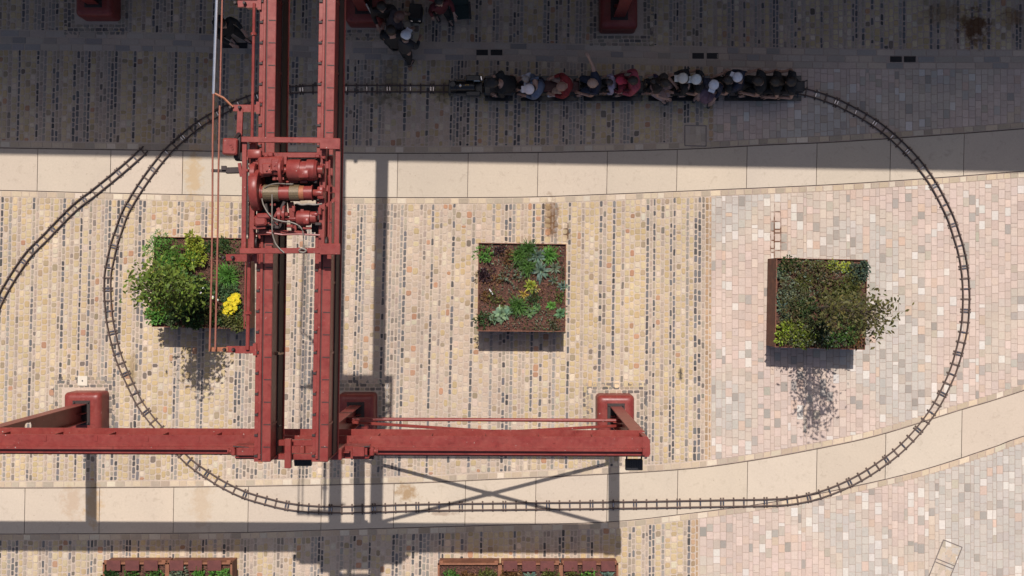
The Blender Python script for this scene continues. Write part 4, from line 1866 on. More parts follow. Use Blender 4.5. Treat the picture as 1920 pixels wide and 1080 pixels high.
for i, (k, x, y, r, c, lb, kw) in enumerate([
    (mound, 909, 474, 12.5, BRIGHT, "bright green leafy clump in the top left corner of the middle planter", {}),
    (mound, 938, 470, 8, PURPLE, "small dark purple clump right of the bright green corner clump", dict(n=110, ls=.04)),
    (mound, 953, 485, 11, BRONZE, "bronze orange clump near the top of the middle planter", dict(n=90, ls=.045)),
    (tuft, 974, 480, 14, GREEN, "fine green grassy tuft between the bronze clump and the blue rosettes", dict(n=170)),
    (tuft, 992, 468, 13, (.045, .10, .02, 1), "dark green grassy tuft against the top rim of the middle planter", dict(n=150)),
    (rosette, 1008, 480, 16, BLUEG, "upper big blue grey rosette with spiky leaves", dict(n=22, w=.2)),
    (tuft, 1030, 479, 12, BRIGHT, "bright green spiky tuft right of the upper blue rosette", dict(n=120, w=.025)),
    (rosette, 1014, 507, 16, BLUEG, "lower big blue grey rosette with broad star leaves", dict(n=18, w=.25)),
    (rosette, 1040, 503, 10, GREYG, "small grey green rosette right of the big star rosette", dict(n=16)),
    (tuft, 988, 500, 13, GREEN, "mid green grassy tuft left of the big star rosette", dict(n=160)),
    (mound, 917, 506, 12.5, PURPLE, "large dark purple black clump at the left rim of the middle planter", dict(n=210, ls=.045)),
    (mound, 960, 520, 14, GREYG, "sprawling dull grey green plant in the centre left of the middle planter", dict(n=120, h=.4)),
    (mound, 931, 524, 9, BRONZE, "thin brownish plant under the purple black clump", dict(n=70, h=.4)),
    (rosette, 995, 535, 10, LIME, "lime yellow rosette at the centre of the middle planter", dict(n=16, w=.45)),
    (rosette, 981, 552, 9, (.40, .27, .05, 1), "yellow ochre star rosette with thin leaves", dict(n=9, w=.2)),
    (rosette, 1003, 542, 9, (.36, .30, .08, 1), "pale straw star leaves below the lime rosette", dict(n=7, w=.2)),
    (rosette, 1038, 526, 8, GREYG, "faint grey rosette near the right rim", dict(n=12)),
    (rosette, 1055, 536, 9, BLUEG, "blue grey rosette touching the right rim", dict(n=16)),
    (mound, 1050, 557, 7, GREEN, "small round green plant by the right rim", dict(n=70, ls=.04)),
    (rosette, 1034, 573, 8, BRIGHT, "small bright rosette in the lower right of the middle planter", dict(n=18, w=.4)),
    (rosette, 1051, 587, 9, (.10, .19, .09, 1), "pale green rosette lowest at the right rim", dict(n=18, w=.4)),
    (rosette, 940, 588, 13, (.17, .25, .145, 1), "pale sage plant with large oval leaves near the bottom rim", dict(n=18, w=.5)),
    (rosette, 927, 597, 9, (.17, .25, .145, 1), "smaller pale sage offshoot beside the large oval leaved plant", dict(n=11, w=.55)),
    (rosette, 955, 583, 9, (.16, .24, .14, 1), "pale sage offshoot touching the fine green mound", dict(n=11, w=.5)),
    (tuft, 970, 575, 14, GREEN, "fine green mound right of the pale sage plant", dict(n=210)),
    (mound, 999, 561, 9, DKGREEN, "dark green clump below the straw star", dict(n=110, ls=.045)),
    (rosette, 993, 586, 9, (.09, .16, .06, 1), "round green rosette right of the fine green mound", dict(n=20, w=.45)),
    (rosette, 1007, 576, 7, (.09, .16, .06, 1), "round green rosette just below the dark green clump", dict(n=18, w=.45)),
    (mound, 910, 600, 13, DKGREEN, "dark green spreading plant in the bottom left corner of the middle planter", dict(n=160, h=.4)),
    (mound, 930, 560, 11, OLIVE, "olive twiggy plant beside the pale tag", dict(n=110, h=.5)),
    (mound, 1035, 608, 8, (.06, .06, .03, 1), "dull brown green plant at the bottom right rim", dict(n=80)),
    (mound, 913, 553, 8, BRONZE, "thin rusty plant at the left rim below the purple black clump", dict(n=60, h=.4)),
]):
    plant(k, x, y, r, c, lb, GM, seed=i, **kw)


def ground_cover(name, pts, n, cols, label, ls=.05, hmax=.12, seed=1, z=ZP - .06, clump=14):
    """low mixed leaves creeping over the mulch: nobody could count it"""
    rr = random.Random(seed)
    w = [P(x, y, z) for x, y in pts]
    cl = [(rr.random(), rr.random(), rr.choice(cols)) for _ in range(clump)]
    mb = MB()
    for k in range(n):
        u0, v0, c = rr.choice(cl)
        u, v = u0 + rr.gauss(0, .09), v0 + rr.gauss(0, .09)
        if not (.02 < u < .98 and .02 < v < .98):
            continue
        p = (w[0] * (1 - u) + w[1] * u) * (1 - v) + (w[3] * (1 - u) + w[2] * u) * v
        p.z = z + rr.uniform(0, hmax)
        d = Vector((rr.gauss(0, 1), rr.gauss(0, 1), rr.gauss(.3, .4))).normalized()
        L = ls * rr.uniform(.5, 1.3)
        leaf(mb, p, d, Vector((rr.gauss(0, .5), rr.gauss(0, .5), 1)), L, L * rr.choice((.25, .5)), .3, vary(c, rr, .3))
    o = mb.build(name, LEAF)
    return tag(o, label, "ground cover", kind='stuff')


ground_cover("ground_cover", [(897, 455), (1062, 457.5), (1060, 622), (895, 621)], 2100, [OLIVE, BRONZE, DKGREEN, GREYG, (.10, .05, .03, 1)], "thin low creepers over the mulch of the middle planter", .045, .09, 3, clump=44)
ground_cover("ground_cover", [(1456, 483.5), (1627, 487), (1622, 656), (1453, 651)], 5200, [OLIVE, (.075, .07, .025, 1), (.06, .065, .025, 1), (.085, .058, .03, 1), GREYG], "dense low olive growth covering the soil of the right planter", .06, .28, 4, clump=46)
ground_cover("ground_cover", [(289, 443.5), (461, 446.5), (461, 617), (284.5, 613)], 2600, [OLIVE, DKGREEN, GREEN, (.08, .05, .03, 1)], "low mixed growth covering the soil of the left planter", .055, .16, 5, clump=30)
# the pale plant tag
c = P(921, 547, .80)
mb = MB()
mb.box(c + Vector((0, 0, .05)), (.028, .17, .004), rot=Matrix.Rotation(R(33), 3, 'Z') @ Matrix.Rotation(R(28), 3, 'X'))
mb.bar(c + Vector((0, 0, .05)), c + Vector((.0, 0, -.08)), .012, .004)
tag(mb.build("plant_tag", plain("pale_tag", (.62, .6, .58, 1), .5), loc=c), "pale slim plant tag stuck in the mulch of the middle planter", "plant tag")

# ---- trees
def tree(name, base, crown, h0, h1, rad, col, label, seed, nl=2600, ls=.06, clumps=26, lean=(0, 0), grouped="trees in the planters"):
    rr = random.Random(seed)
    t = thing(name, label, "tree", base, group=None)
    b = Vector(base)
    mb = MB()
    ends = []
    top = b + Vector((lean[0], lean[1], h1 - b.z))
    n = 6
    tp = []
    for k in range(n + 1):
        u = k / n
        tp.append(b.lerp(top, u) + Vector((rr.gauss(0, .02), rr.gauss(0, .02), 0)) * (k > 0))
    mb.tube(tp, [.04 * (1 - .8 * k / n) + .004 for k in range(n + 1)], 7)
    cl = []
    for k in range(clumps):
        u = (k + .5) / clumps
        z = h0 + (h1 - h0) * u
        prof = math.sin(math.pi * (.12 + .82 * u)) ** .8
        an = 2.4 * k + rr.uniform(-.5, .5)
        q = rad * prof * rr.uniform(.25, 1.0)
        c = b.lerp(top, (z - b.z) / (h1 - b.z)) + Vector((math.cos(an) * q + crown[0] * u, math.sin(an) * q + crown[1] * u, 0))
        c.z = z
        cl.append(c)
        s = b.lerp(top, max(.1, min(.95, (z - b.z - .35) / (h1 - b.z))))
        mid = (s + c) / 2 + Vector((rr.gauss(0, .05), rr.gauss(0, .05), .06))
        mb.tube([s, mid, c], [.012, .008, .004], 5, False)
        for j in range(3):
            e = c + Vector((rr.gauss(0, .12), rr.gauss(0, .12), rr.uniform(0, .16)))
            mb.tube([c, e], [.004, .002], 4, False)
    mb.build("trunk", plain("grey_bark", (.10, .075, .05, 1), .85, 0, .3), t)
    mb = MB()
    for k in range(nl):
        c = rr.choice(cl)
        sp = .15 if k % 5 else .22
        p = c + Vector((rr.gauss(0, sp), rr.gauss(0, sp), rr.gauss(0, sp * .8)))
        d = Vector((rr.gauss(0, 1), rr.gauss(0, 1), rr.gauss(0, .5))).normalized()
        L = ls * rr.uniform(.6, 1.35)
        leaf(mb, p, d, Vector((rr.gauss(0, .5), rr.gauss(0, .5), 1)), L, L * .5, .25, vary(col, rr, .3))
    mb.build("crown", LEAF, t)
    return t


zs = ZP - .07
b1 = P(364, 546, zs)
tree("young_tree", b1, (-.10, .18), 1.3, 3.7, .48, (.098, .138, .022, 1), "dense green tree spilling over the left edge of the left planter", 5, nl=1600, ls=.09, clumps=24)
b2 = P(1535, 578, zs)
tree("young_tree", b2, (.15, -.05), 1.6, 4.4, .50, (.080, .074, .024, 1), "thin airy dark tree leaning over the right edge of the right planter", 9, nl=1000, ls=.08, clumps=34)

GLP = "plants in the left planter"
for i, (k, x, y, r, c, lb, kw) in enumerate([
    (mound, 312, 468, 20, BRIGHT, "bright feathery green shrub in the top left corner of the left planter", dict(n=520, ls=.05, h=1.1, w=.3)),
    (mound, 345, 476, 19, (.07, .16, .02, 1), "mid green feathery shrub left of the golden leaved one", dict(n=480, ls=.05, h=1.2, w=.3)),
    (mound, 366, 464, 17, LIME, "golden yellow leaved shrub against the top rim of the left planter", dict(n=220, ls=.07, h=.8)),
    (mound, 370, 486, 16, LIME, "second golden leaved shrub below the one at the top rim", dict(n=200, ls=.07, h=.8)),
    (mound, 392, 466, 12, DKGREEN, "dark green clump under the crane wires near the top rim", dict(n=170)),
    (mound, 298, 510, 9, LIME, "small yellow green plant on the left rim", dict(n=90, ls=.06)),
    (mound, 330, 540, 26, GREEN, "broad green shrub under the tree", dict(n=520, ls=.07, h=.8)),
    (mound, 372, 548, 22, DKGREEN, "broad very dark shrub right of the tree trunk", dict(n=420, ls=.06, h=.6)),
    (mound, 300, 592, 15, BRIGHT, "bright lettuce green plant in the bottom left corner of the left planter", dict(n=210, ls=.075)),
    (mound, 322, 596, 12, (.07, .10, .04, 1), "dull green plant right of the lettuce green one", dict(n=150)),
    (mound, 368, 597, 15, DKGREEN, "dark glossy plant at the bottom rim of the left planter", dict(n=230, ls=.06)),
    (mound, 340, 572, 18, DKGREEN, "dark shrub in the lower middle of the left planter", dict(n=260, ls=.06, h=.6)),
    (tuft, 428, 516, 16, BRIGHT, "round bright green tuft on the mulch under the crane", dict(n=240, h=1.4)),
    (mound, 420, 460, 9, DKGREEN, "small dark plant with a white bud near the top rim", dict(n=110)),
    (mound, 413, 549, 14, (.05, .09, .035, 1), "dark green plant with white flowers right of the wires", dict(n=210, ls=.06)),
    (mound, 436, 548, 12, (.07, .12, .05, 1), "grey green plant above the yellow flowers", dict(n=150, ls=.06)),
    (mound, 440, 601, 16, OLIVE, "olive green mound below the yellow flowers", dict(n=260, ls=.06)),
    (mound, 410, 596, 12, DKGREEN, "low dark green plant at the bottom rim by the wires", dict(n=170)),
    (mound, 395, 590, 11, OLIVE, "straggly olive plant just left of the wires", dict(n=110, h=.5)),
]):
    plant(k, x, y, r, c, lb, GLP, seed=200 + i, **kw)


def flowers(mb, c, r, col, rr, n=26):
    mound(mb, c, r, (.07, .11, .03, 1), rr, n=90, ls=.05, h=.6)
    for k in range(n):
        a = rr.uniform(0, 6.283)
        q = r * math.sqrt(rr.random()) * .95
        p = c + Vector((math.cos(a) * q * .8 + math.sin(a) * q * .55, math.sin(a) * q * 1.25, r * .75 + rr.uniform(-.03, .08)))
        for j in range(9):
            b = 2 * math.pi * j / 9 + a
            leaf(mb, p, Vector((math.cos(b), math.sin(b), .25)), UP, .055, .026, .3, vary(col, rr, .1))
        mb.tube([c, p], .004, 4, False, col=(.06, .09, .03, 1))


def buds(mb, c, r, col, rr, n=5):
    for k in range(n):
        p = c + Vector((rr.gauss(0, r * .5), rr.gauss(0, r * .5), .3 + rr.uniform(0, .1)))
        mb.ball(p, .03, 7, 5, col=vary(col, rr, .05))
        mb.tube([c, p], .004, 4, False, col=(.06, .09, .03, 1))


plant(flowers, 438, 571, 10.5, YELLOW, "clump of brilliant yellow flowers in the left planter", GLP, name="yellow_flowers", cat="flowers", n=80)
plant(buds, 398, 556, 14, (.72, .74, .68, 1), "few round white flower heads between the crane wires", GLP, name="white_flowers", cat="flowers")

GRP = "plants in the right planter"
for i, (k, x, y, r, c, lb, kw) in enumerate([
    (rosette, 1563, 499, 11, LIME, "lime yellow plant against the top rim of the right planter", dict(n=22, w=.4)),
    (rosette, 1586, 501, 11, (.28, .32, .04, 1), "brighter lime yellow plant right of the other at the top rim", dict(n=22, w=.4)),
    (mound, 1612, 510, 15, (.055, .085, .06, 1), "blue green bushy plant in the top right corner of the right planter", dict(n=300, h=.8)),
    (mound, 1480, 497, 13, DKGREEN, "dark green plant in the top left corner of the right planter", dict(n=170, h=.6)),
    (mound, 1467, 515, 9, GREYG, "grey green plant at the left rim of the right planter", dict(n=110)),
    (tuft, 1505, 528, 15, OLIVE, "olive tuft below the bare mulch patch of the right planter", dict(n=160)),
    (rosette, 1539, 521, 9, BLUEG, "single blue grey rosette above the tree trunk", dict(n=16)),
    (mound, 1476, 546, 16, GREYG, "grey leaved spreading plant left of the tree", dict(n=230, h=.5)),
    (rosette, 1467, 577, 12, BLUEG, "blue rosette at the left rim above the lime mound", dict(n=24)),
    (rosette, 1473, 594, 10, BLUEG, "lower blue rosette just above the lime mound", dict(n=22)),
    (mound, 1478, 622, 17, (.19, .24, .03, 1), "lime green mound in the bottom left corner of the right planter", dict(n=270, ls=.06)),
    (mound, 1505, 634, 14, (.17, .22, .03, 1), "lime green mound right of the corner one", dict(n=210, ls=.06)),
    (mound, 1500, 575, 17, DKGREEN, "dark green bush left of the trunk in the right planter", dict(n=270, h=.7)),
    (mound, 1530, 612, 20, (.035, .05, .02, 1), "very dark bush below the trunk in the right planter", dict(n=350, h=.6)),
    (mound, 1580, 540, 24, OLIVE, "broad olive bush right of the trunk in the right planter", dict(n=520, ls=.06, h=.7)),
    (mound, 1592, 585, 24, (.07, .095, .024, 1), "broad mid green bush at the right rim of the right planter", dict(n=520, ls=.06, h=.7)),
    (mound, 1575, 622, 18, GREEN, "green bush with long leaves at the bottom rim of the right planter", dict(n=260, ls=.075, h=.6, w=.3)),
    (mound, 1545, 638, 12, DKGREEN, "low dark plant at the bottom rim right of the lime mounds", dict(n=150)),
    (mound, 1604, 640, 9, BRONZE, "small rusty plant in the bottom right corner of the right planter", dict(n=60)),
]):
    plant(k, x, y, r, c, lb, GRP, seed=400 + i, **kw)

# ---- low planters with seat plates along the bottom edge
ZL = .50
BAYS = [
    ([(194, 1056), (312, 1056), (312, 1142), (194, 1142)], [205, 226, 247, 268, 289][0:0] + [213, 248, 283], "low planter with three red seat plates, left of the two at the bottom left"),
    ([(315, 1056), (434, 1056), (434, 1142), (315, 1142)], [331, 366, 402], "low planter with three red seat plates, right of the two at the bottom left"),
    ([(822, 1057), (936, 1057), (936, 1142), (822, 1142)], [], "low planter without seat plates at the bottom of the picture"),
    ([(939, 1057), (1050, 1057), (1050, 1142), (939, 1142)], [957, 992, 1026], "low planter with three red seat plates next to the one without"),
    ([(1053, 1057), (1158, 1057), (1158, 1142), (1053, 1142)], [1070, 1105, 1140], "low planter with three red seat plates at the right end of the bottom row"),
]
SEAT = plain("dark_red_seat_board", (.10, .026, .020, 1), .55, 0, .25)
RIM = plain("orange_weathered_steel", (.19, .072, .034, 1), .65, 0, .3)
PB = "plants in the low planters along the bottom edge"
kk = 0
for bi, (pts, seats, lb) in enumerate(BAYS):
    t = planter(pts, ZL, lb, .07)
    tag(t, group="low planters along the bottom edge")
    mb = MB()
    for i in range(4):
        a, b = P(*pts[i], ZL + .006), P(*pts[(i + 1) % 4], ZL + .006)
        d = (b - a).normalized()
        nrm = Vector((d.y, -d.x, 0))
        mb.bar(a - d * .012 + nrm * .004, b + d * .012 + nrm * .004, .045, .012)
    mb.build("rim", RIM, t)
    for sx in (pts[0][0] + 5, pts[1][0] - 5):
        mb = MB()
        mb.box(P(sx, pts[0][1] - 3, ZL - .03), (.10, .07, .05), bev=.008)
        mb.build("lug", RIM, t)
    for i, x in enumerate(seats):
        mb = MB()
        mb.box(P(x, pts[0][1] + 4.5, ZL + .034), (.32, .24, .026), R(random.Random(x).uniform(-.6, .6)), bev=.006)
        s = mb.build("seat_plate", SEAT, t)
        mb = MB()
        for q in (-1, 1):
            mb.bar(P(x + q * 8, pts[0][1] + 2, ZL + .005), P(x + q * 8, pts[0][1] + 12, ZL + .005), .03, .02)
        mb.build("support", DARK, s)
    descr = ["left", "middle", "right"]
    cols = [[DKGREEN, GREEN, GREEN], [GREYG, BRIGHT, BRIGHT], [GREEN, BRONZE, OLIVE], [BRONZE, BLUEG, OLIVE], [OLIVE, BRIGHT, BLUEG]][bi]
    cn = {id(DKGREEN): "dark green", id(GREEN): "mid green", id(GREYG): "grey green", id(BRIGHT): "bright green", id(BRONZE): "brown leaved", id(OLIVE): "olive", id(BLUEG): "silvery blue"}
    where = ["leftmost low planter", "second low planter from the left", "low planter without seats", "fourth low planter from the left", "rightmost low planter"][bi]
    for j in range(3):
        x = pts[0][0] + 20 + j * (pts[1][0] - pts[0][0] - 40) / 2
        k = rosette if cols[j] is BLUEG else mound
        plant(k, x, pts[0][1] + 23 + (j % 2) * 3, 15, cols[j], "%s plant at the %s of the %s" % (cn[id(cols[j])], descr[j], where), PB, z=ZL - .06, seed=600 + kk,
              **(dict(n=26) if k is rosette else dict(n=230, ls=.06)))
        kk += 1
        # a second row mostly below the picture edge
        plant(mound, x + 8, pts[0][1] + 58, 16, GREEN if j % 2 else DKGREEN, "%s plant behind the %s one in the %s" % ("mid green" if j % 2 else "dark", descr[j], where), PB, z=ZL - .06, seed=700 + kk, n=200, ls=.06)
# ================================================================== people
def skin_object(verts, edges, radii, root, mat, name, parent, lvl=1):
    me = bpy.data.meshes.new("t")
    me.from_pydata([tuple(v) for v in verts], edges, [])
    ob = bpy.data.objects.new("t", me)
    COL.objects.link(ob)
    md = ob.modifiers.new("s", 'SKIN')
    md.use_smooth_shade = True
    for i, r in enumerate(radii):
        sv = me.skin_vertices[0].data[i]
        sv.radius = (r, r) if not isinstance(r, tuple) else r
        sv.use_root = (i == root)
    if lvl:
        sd = ob.modifiers.new("d", 'SUBSURF')
        sd.levels = sd.render_levels = lvl
    dg = bpy.context.evaluated_depsgraph_get()
    dg.update()
    ev = ob.evaluated_get(dg)
    m2 = bpy.data.meshes.new_from_object(ev)
    bpy.data.objects.remove(ob)
    bpy.data.meshes.remove(me)
    m2.name = name
    m2.materials.clear()
    m2.materials.append(mat)
    o = bpy.data.objects.new(name, m2)
    COL.objects.link(o)
    if parent:
        o.parent = parent
    return o


def cloth(name, c):
    return plain(name, c, .8, 0, .22, 18, .25)


SKINS = [plain("skin_light", (.36, .215, .16, 1), .5, 0, .06), plain("skin_tan", (.25, .14, .095, 1), .5, 0, .06)]
EYE = plain("eye_dark", (.02, .015, .012, 1), .2)


def skull_cap(t, name, mat, head, fw, side, ha, k, r, long, neck, chest, ax):
    """rounded shell over the top and back of the head, open over the face"""
    mb = MB()
    mb.ball((0, 0, 0), 1.0, 16, 12)
    m = Matrix((fw, side, ha)).transposed()
    fs = []
    for f in mb.f:
        c = sum((Vector(mb.v[i]) for i in f), Vector()) / len(f)
        if (c.x > .25 and c.z < .38) or c.z < -.72:
            continue
        fs.append(f)
    c0 = head - fw * .016 * k + ha * .020 * k
    out = MB()
    out.add([c0 + m @ Vector((p[0] * r * k * 1.05, p[1] * r * k * .98, p[2] * r * k * 1.08)) for p in mb.v], fs)
    if long:
        out.tube([head - fw * .07 * k, neck - fw * .09 * k, neck - fw * .12 * k - ax * .10 * k, chest - fw * .15 * k - ax * .02 * k],
                 [.075 * k, .075 * k, .06 * k, .02 * k], 10)
    o = out.build(name, mat, smooth=True)
    o.parent = t
    return o


def person(label, head_px, seat_z, h=1.7, yaw=180.0, lean=(12, 0), skin=0, hair=(.02, .014, .01, 1), top=(.02, .02, .025, 1), bottom=(.02, .02, .03, 1),
           hat=None, brim=0.0, long_hair=False, arms=('fwd', 'fwd'), sleeves=True, skirt=None, standing=False, shoe=(.03, .03, .03, 1), group=None, ground=None, bag=None, turn=0, hood=None):
    """figure in local axes (x forward, y left, z up); placed so that the head appears at head_px"""
    k = h / 1.7
    V = lambda x, y, z: Vector((x * k, y * k, z * k))
    hz = (.92 * k if standing else seat_z + .10 * k)
    pel = Vector((0, 0, hz))
    la, ls = R(lean[0]), R(lean[1])
    if not standing:
        # sit on the middle of the bench and lean sideways as far as the head shows
        hy = P(head_px[0], head_px[1], hz + .70 * k).y - P(0, YT0).y
        sgn = 1 if abs(((yaw + turn + 180) % 360) - 180) > 90 else -1
        ls = max(-.42, min(.42, math.asin(max(-.9, min(.9, hy / (.72 * k)))))) * sgn
    ax = Vector((math.sin(la), -math.sin(ls), math.cos(la) * math.cos(ls))).normalized()
    side = Vector((0, 1, 0)) - ax * ax.y
    side.normalize()
    fw = side.cross(ax).normalized()
    waist = pel + ax * .16 * k
    chest = pel + ax * .38 * k
    neck = pel + ax * .53 * k
    ha = (ax + fw * .25).normalized() if not standing else ax
    chin = neck + ha * .07 * k
    head = neck + ha * .17 * k + fw * .015 * k
    crown = neck + ha * .255 * k
    verts = [pel, waist, chest, neck, chin, head, crown]
    rad = [.118 * k, .108 * k, .120 * k, .055 * k, .06 * k, (.088 * k, .10 * k), .055 * k]
    edges = [(0, 1), (1, 2), (2, 3), (3, 4), (4, 5), (5, 6)]

    def addv(p, r, to):
        verts.append(Vector(p))
        rad.append(r)
        edges.append((to, len(verts) - 1))
        return len(verts) - 1
    # nose and ears
    addv(head + fw * .115 * k - ha * .02 * k, .014 * k, 5)
    for s in (-1, 1):
        addv(head + side * s * .098 * k - ha * .015 * k, .018 * k, 5)
    armp = {}
    legp = {}
    for s, mode in ((1, arms[0]), (-1, arms[1])):
        sh = chest + ax * .085 * k + side * s * .185 * k
        if mode == 'wave':
            el = sh + side * s * .20 * k + Vector((0, 0, .14 * k)) + fw * .06 * k
            wr = el + side * s * .12 * k + Vector((0, 0, .20 * k)) + fw * .10 * k
        elif mode == 'down':
            el = sh - ax * .27 * k + side * s * .07 * k - fw * .03 * k
            wr = el - ax * .22 * k + fw * .10 * k
        elif mode == 'out':
            el = sh - ax * .22 * k + side * s * .12 * k
            wr = el + fw * .20 * k - ax * .07 * k - side * s * .03 * k
        else:
            el = sh - ax * .22 * k + side * s * .07 * k + fw * .10 * k
            wr = el + fw * .21 * k - ax * .03 * k - side * s * .06 * k
        i1 = addv(sh, .062 * k, 2)
        i2 = addv(el, .042 * k, i1)
        i3 = addv(wr, .029 * k, i2)
        d = (wr - el).normalized()
        sd = d.cross(Vector((0, 0, 1)))
        sd = sd.normalized() if sd.length > .1 else side
        pn = sd.cross(d).normalized()
        ip = addv(wr + d * .055 * k, (.036 * k, .016 * k), i3)
        for f, (o, L) in enumerate(((-.027, .07), (-.009, .085), (.009, .08), (.027, .062))):
            a = addv(wr + d * .095 * k + sd * o * k, .0095 * k, ip)
            b = addv(wr + d * (.095 + L * .5) * k + sd * o * 1.1 * k - pn * .010 * k, .0088 * k, a)
            addv(wr + d * (.095 + L * .9) * k + sd * o * 1.1 * k - pn * .032 * k, .0075 * k, b)
        a = addv(wr + d * .04 * k - sd * s * .042 * k, .011 * k, i3)
        addv(wr + d * .085 * k - sd * s * .06 * k - pn * .01 * k, .009 * k, a)
        armp[s] = (sh, el, wr)
        hip = pel + side * s * .095 * k - ax * .03 * k
        if standing:
            st = .10 * s * k
            kn = Vector((st + .02, hip.y * 1.05, .50 * k))
            an = Vector((st * 1.3 - .02, hip.y * 1.1, .085 * k))
        else:
            kn = hip + Vector((.33 * k, s * .05 * k, .06 * k))
            an = Vector((kn.x - .05 * k, kn.y + s * .03 * k, max(.17, seat_z - .20)))
        toe = an + Vector((.17 * k, s * .02 * k, -.055 * k))
        j1 = addv(hip, .082 * k, 0)
        j2 = addv(kn, .056 * k, j1)
        j3 = addv(an, .038 * k, j2)
        addv(toe, (.036 * k, .022 * k), j3)
        legp[s] = (hip, kn, an, toe)
    # place it
    yw = R(yaw + turn)
    rot = Matrix.Rotation(yw, 3, 'Z')
    target = P(head_px[0], head_px[1], head.z)
    off = rot @ Vector((head.x, head.y, 0))
    base = Vector((target.x - off.x, target.y - off.y, 0))
    if not standing:
        base.y = P(0, YT0).y
    t = thing("person", label, "person", base, yw, group)
    skin_object(verts, edges, rad, 0, SKINS[skin], "body", t)
    tm = cloth("cloth_%02d_%02d_%02d" % tuple(int(v * 99) for v in top[:3]), top)
    bm = cloth("cloth_%02d_%02d_%02d" % tuple(int(v * 99) for v in bottom[:3]), bottom)
    # jacket or top
    tv = [pel - ax * .02 * k, waist, chest, neck - ax * .035 * k]
    tr_ = [.185 * k, .165 * k, .175 * k, .09 * k]
    te = [(0, 1), (1, 2), (2, 3)]
    for s in (1, -1):
        sh, el, wr = armp[s]
        tv.append(sh); tr_.append(.104 * k); te.append((2, len(tv) - 1))
        if sleeves:
            tv.append(el); tr_.append(.056 * k); te.append((len(tv) - 2, len(tv) - 1))
            tv.append(wr - (wr - el) * .12); tr_.append(.043 * k); te.append((len(tv) - 2, len(tv) - 1))
        else:
            tv.append(sh + (el - sh) * .55); tr_.append(.070 * k); te.append((len(tv) - 2, len(tv) - 1))
    skin_object(tv, te, tr_, 0, tm, "jacket" if sleeves else "shirt", t)
    # trousers
    tv = [pel + ax * .09 * k, pel - ax * .03 * k]
    tr_ = [.160 * k, .172 * k]
    te = [(0, 1)]
    for s in (1, -1):
        hip, kn, an, toe = legp[s]
        for q, r_ in ((hip, .122 * k), (kn, .080 * k), (an + (kn - an) * .12, .052 * k)):
            tv.append(q); tr_.append(r_)
            te.append((1 if q is hip else len(tv) - 2, len(tv) - 1))
    skin_object(tv, te, tr_, 0, bm, "trousers", t)
    for s in (1, -1):
        hip, kn, an, toe = legp[s]
        skin_object([an + Vector((-.04, 0, -.03)) * k, an + Vector((.05, 0, -.045)) * k, toe + Vector((.02, 0, 0))], [(0, 1), (1, 2)],
                    [.045 * k, .045 * k, (.045 * k, .03 * k)], 0, cloth("shoe_%02d" % int(shoe[0] * 99), shoe), "shoe", t)
    # face
    for s in (1, -1):
        mb = MB()
        mb.ball(Vector((0, 0, 0)), .011 * k, 6, 5)
        e = mb.build("eye", EYE)
        e.location = head + fw * .092 * k + side * s * .034 * k + ha * .005 * k
        e.parent = t
    mb = MB()
    mb.box(Vector((0, 0, 0)), (.008 * k, .045 * k, .008 * k))
    e = mb.build("mouth", plain("lip", (.28, .09, .08, 1), .5))
    e.location = head + fw * .088 * k - ha * .055 * k
    e.parent = t
    # hair: cap over the back and top of the skull
    hm = plain("hair_%02d_%02d" % (int(hair[0] * 99), int(hair[2] * 99)), hair, .55, 0, .3, 40, .4)
    skull_cap(t, "hair", hm, head, fw, side, ha, k, .112, long_hair, neck, chest, ax)
    if hat:
        hc = plain("hat_%02d_%02d_%02d" % tuple(int(v * 99) for v in hat[:3]), hat, .8, 0, .1, 25, .2)
        mb = MB()
        c = head + ha * .045 * k - fw * .005 * k
        prof = [(-.02, .115), (.0, .12), (.05, .112), (.085, .085), (.105, .045), (.11, .01)]
        if brim > .06:
            prof = [(-.012, .12 + brim), (-.004, .12 + brim), (.006, .125)] + prof[2:]
        mb.lathe(c, ha, [(d * k, r_ * k) for d, r_ in prof], 20)
        if 0 < brim <= .06:
            mb.box(c + fw * .135 * k, (.10 * k, .15 * k, .012 * k), rot=Matrix((fw, side, ha)).transposed(), bev=.004)
        o = mb.build("hat", hc, smooth=True)
        o.parent = t
    if hood:
        hm2 = cloth("cloth_%02d_%02d_%02d" % tuple(int(v * 99) for v in hood[:3]), hood)
        skull_cap(t, "hood", hm2, head, fw, side, ha, k, .128, True, neck, chest, ax)
    if skirt:
        sm = cloth("cloth_%02d_%02d_%02d" % tuple(int(v * 99) for v in skirt[:3]), skirt)
        mb = MB()
        n = 18
        vs = []
        p0 = pel + ax * .06 * k
        for j, (rr_, z, xo) in enumerate(((.15, 0, 0), (.19, -.05, .10), (.23, -.13, .14), (.25, -.24, .15))):
            for i in range(n):
                a = 2 * math.pi * i / n
                q = 1 + .07 * math.sin(a * 5)
                vs.append(p0 + Vector((xo + math.cos(a) * rr_ * q * 1.05, math.sin(a) * rr_ * q, z)) * k)
        mb.add(vs, [(j * n + i, j * n + (i + 1) % n, (j + 1) * n + (i + 1) % n, (j + 1) * n + i) for j in range(3) for i in range(n)])
        o = mb.build("skirt", sm, smooth=True)
        o.parent = t
    if bag:
        mb = MB()
        mb.box(chest - fw * .19 * k - ax * .05 * k, (.14 * k, .26 * k, .38 * k), rot=Matrix((fw, side, ax)).transposed(), bev=.04 * k)
        o = mb.build("backpack", cloth("bag_cloth_%02d" % int(bag[0] * 99), bag))
        o.parent = t
    return t


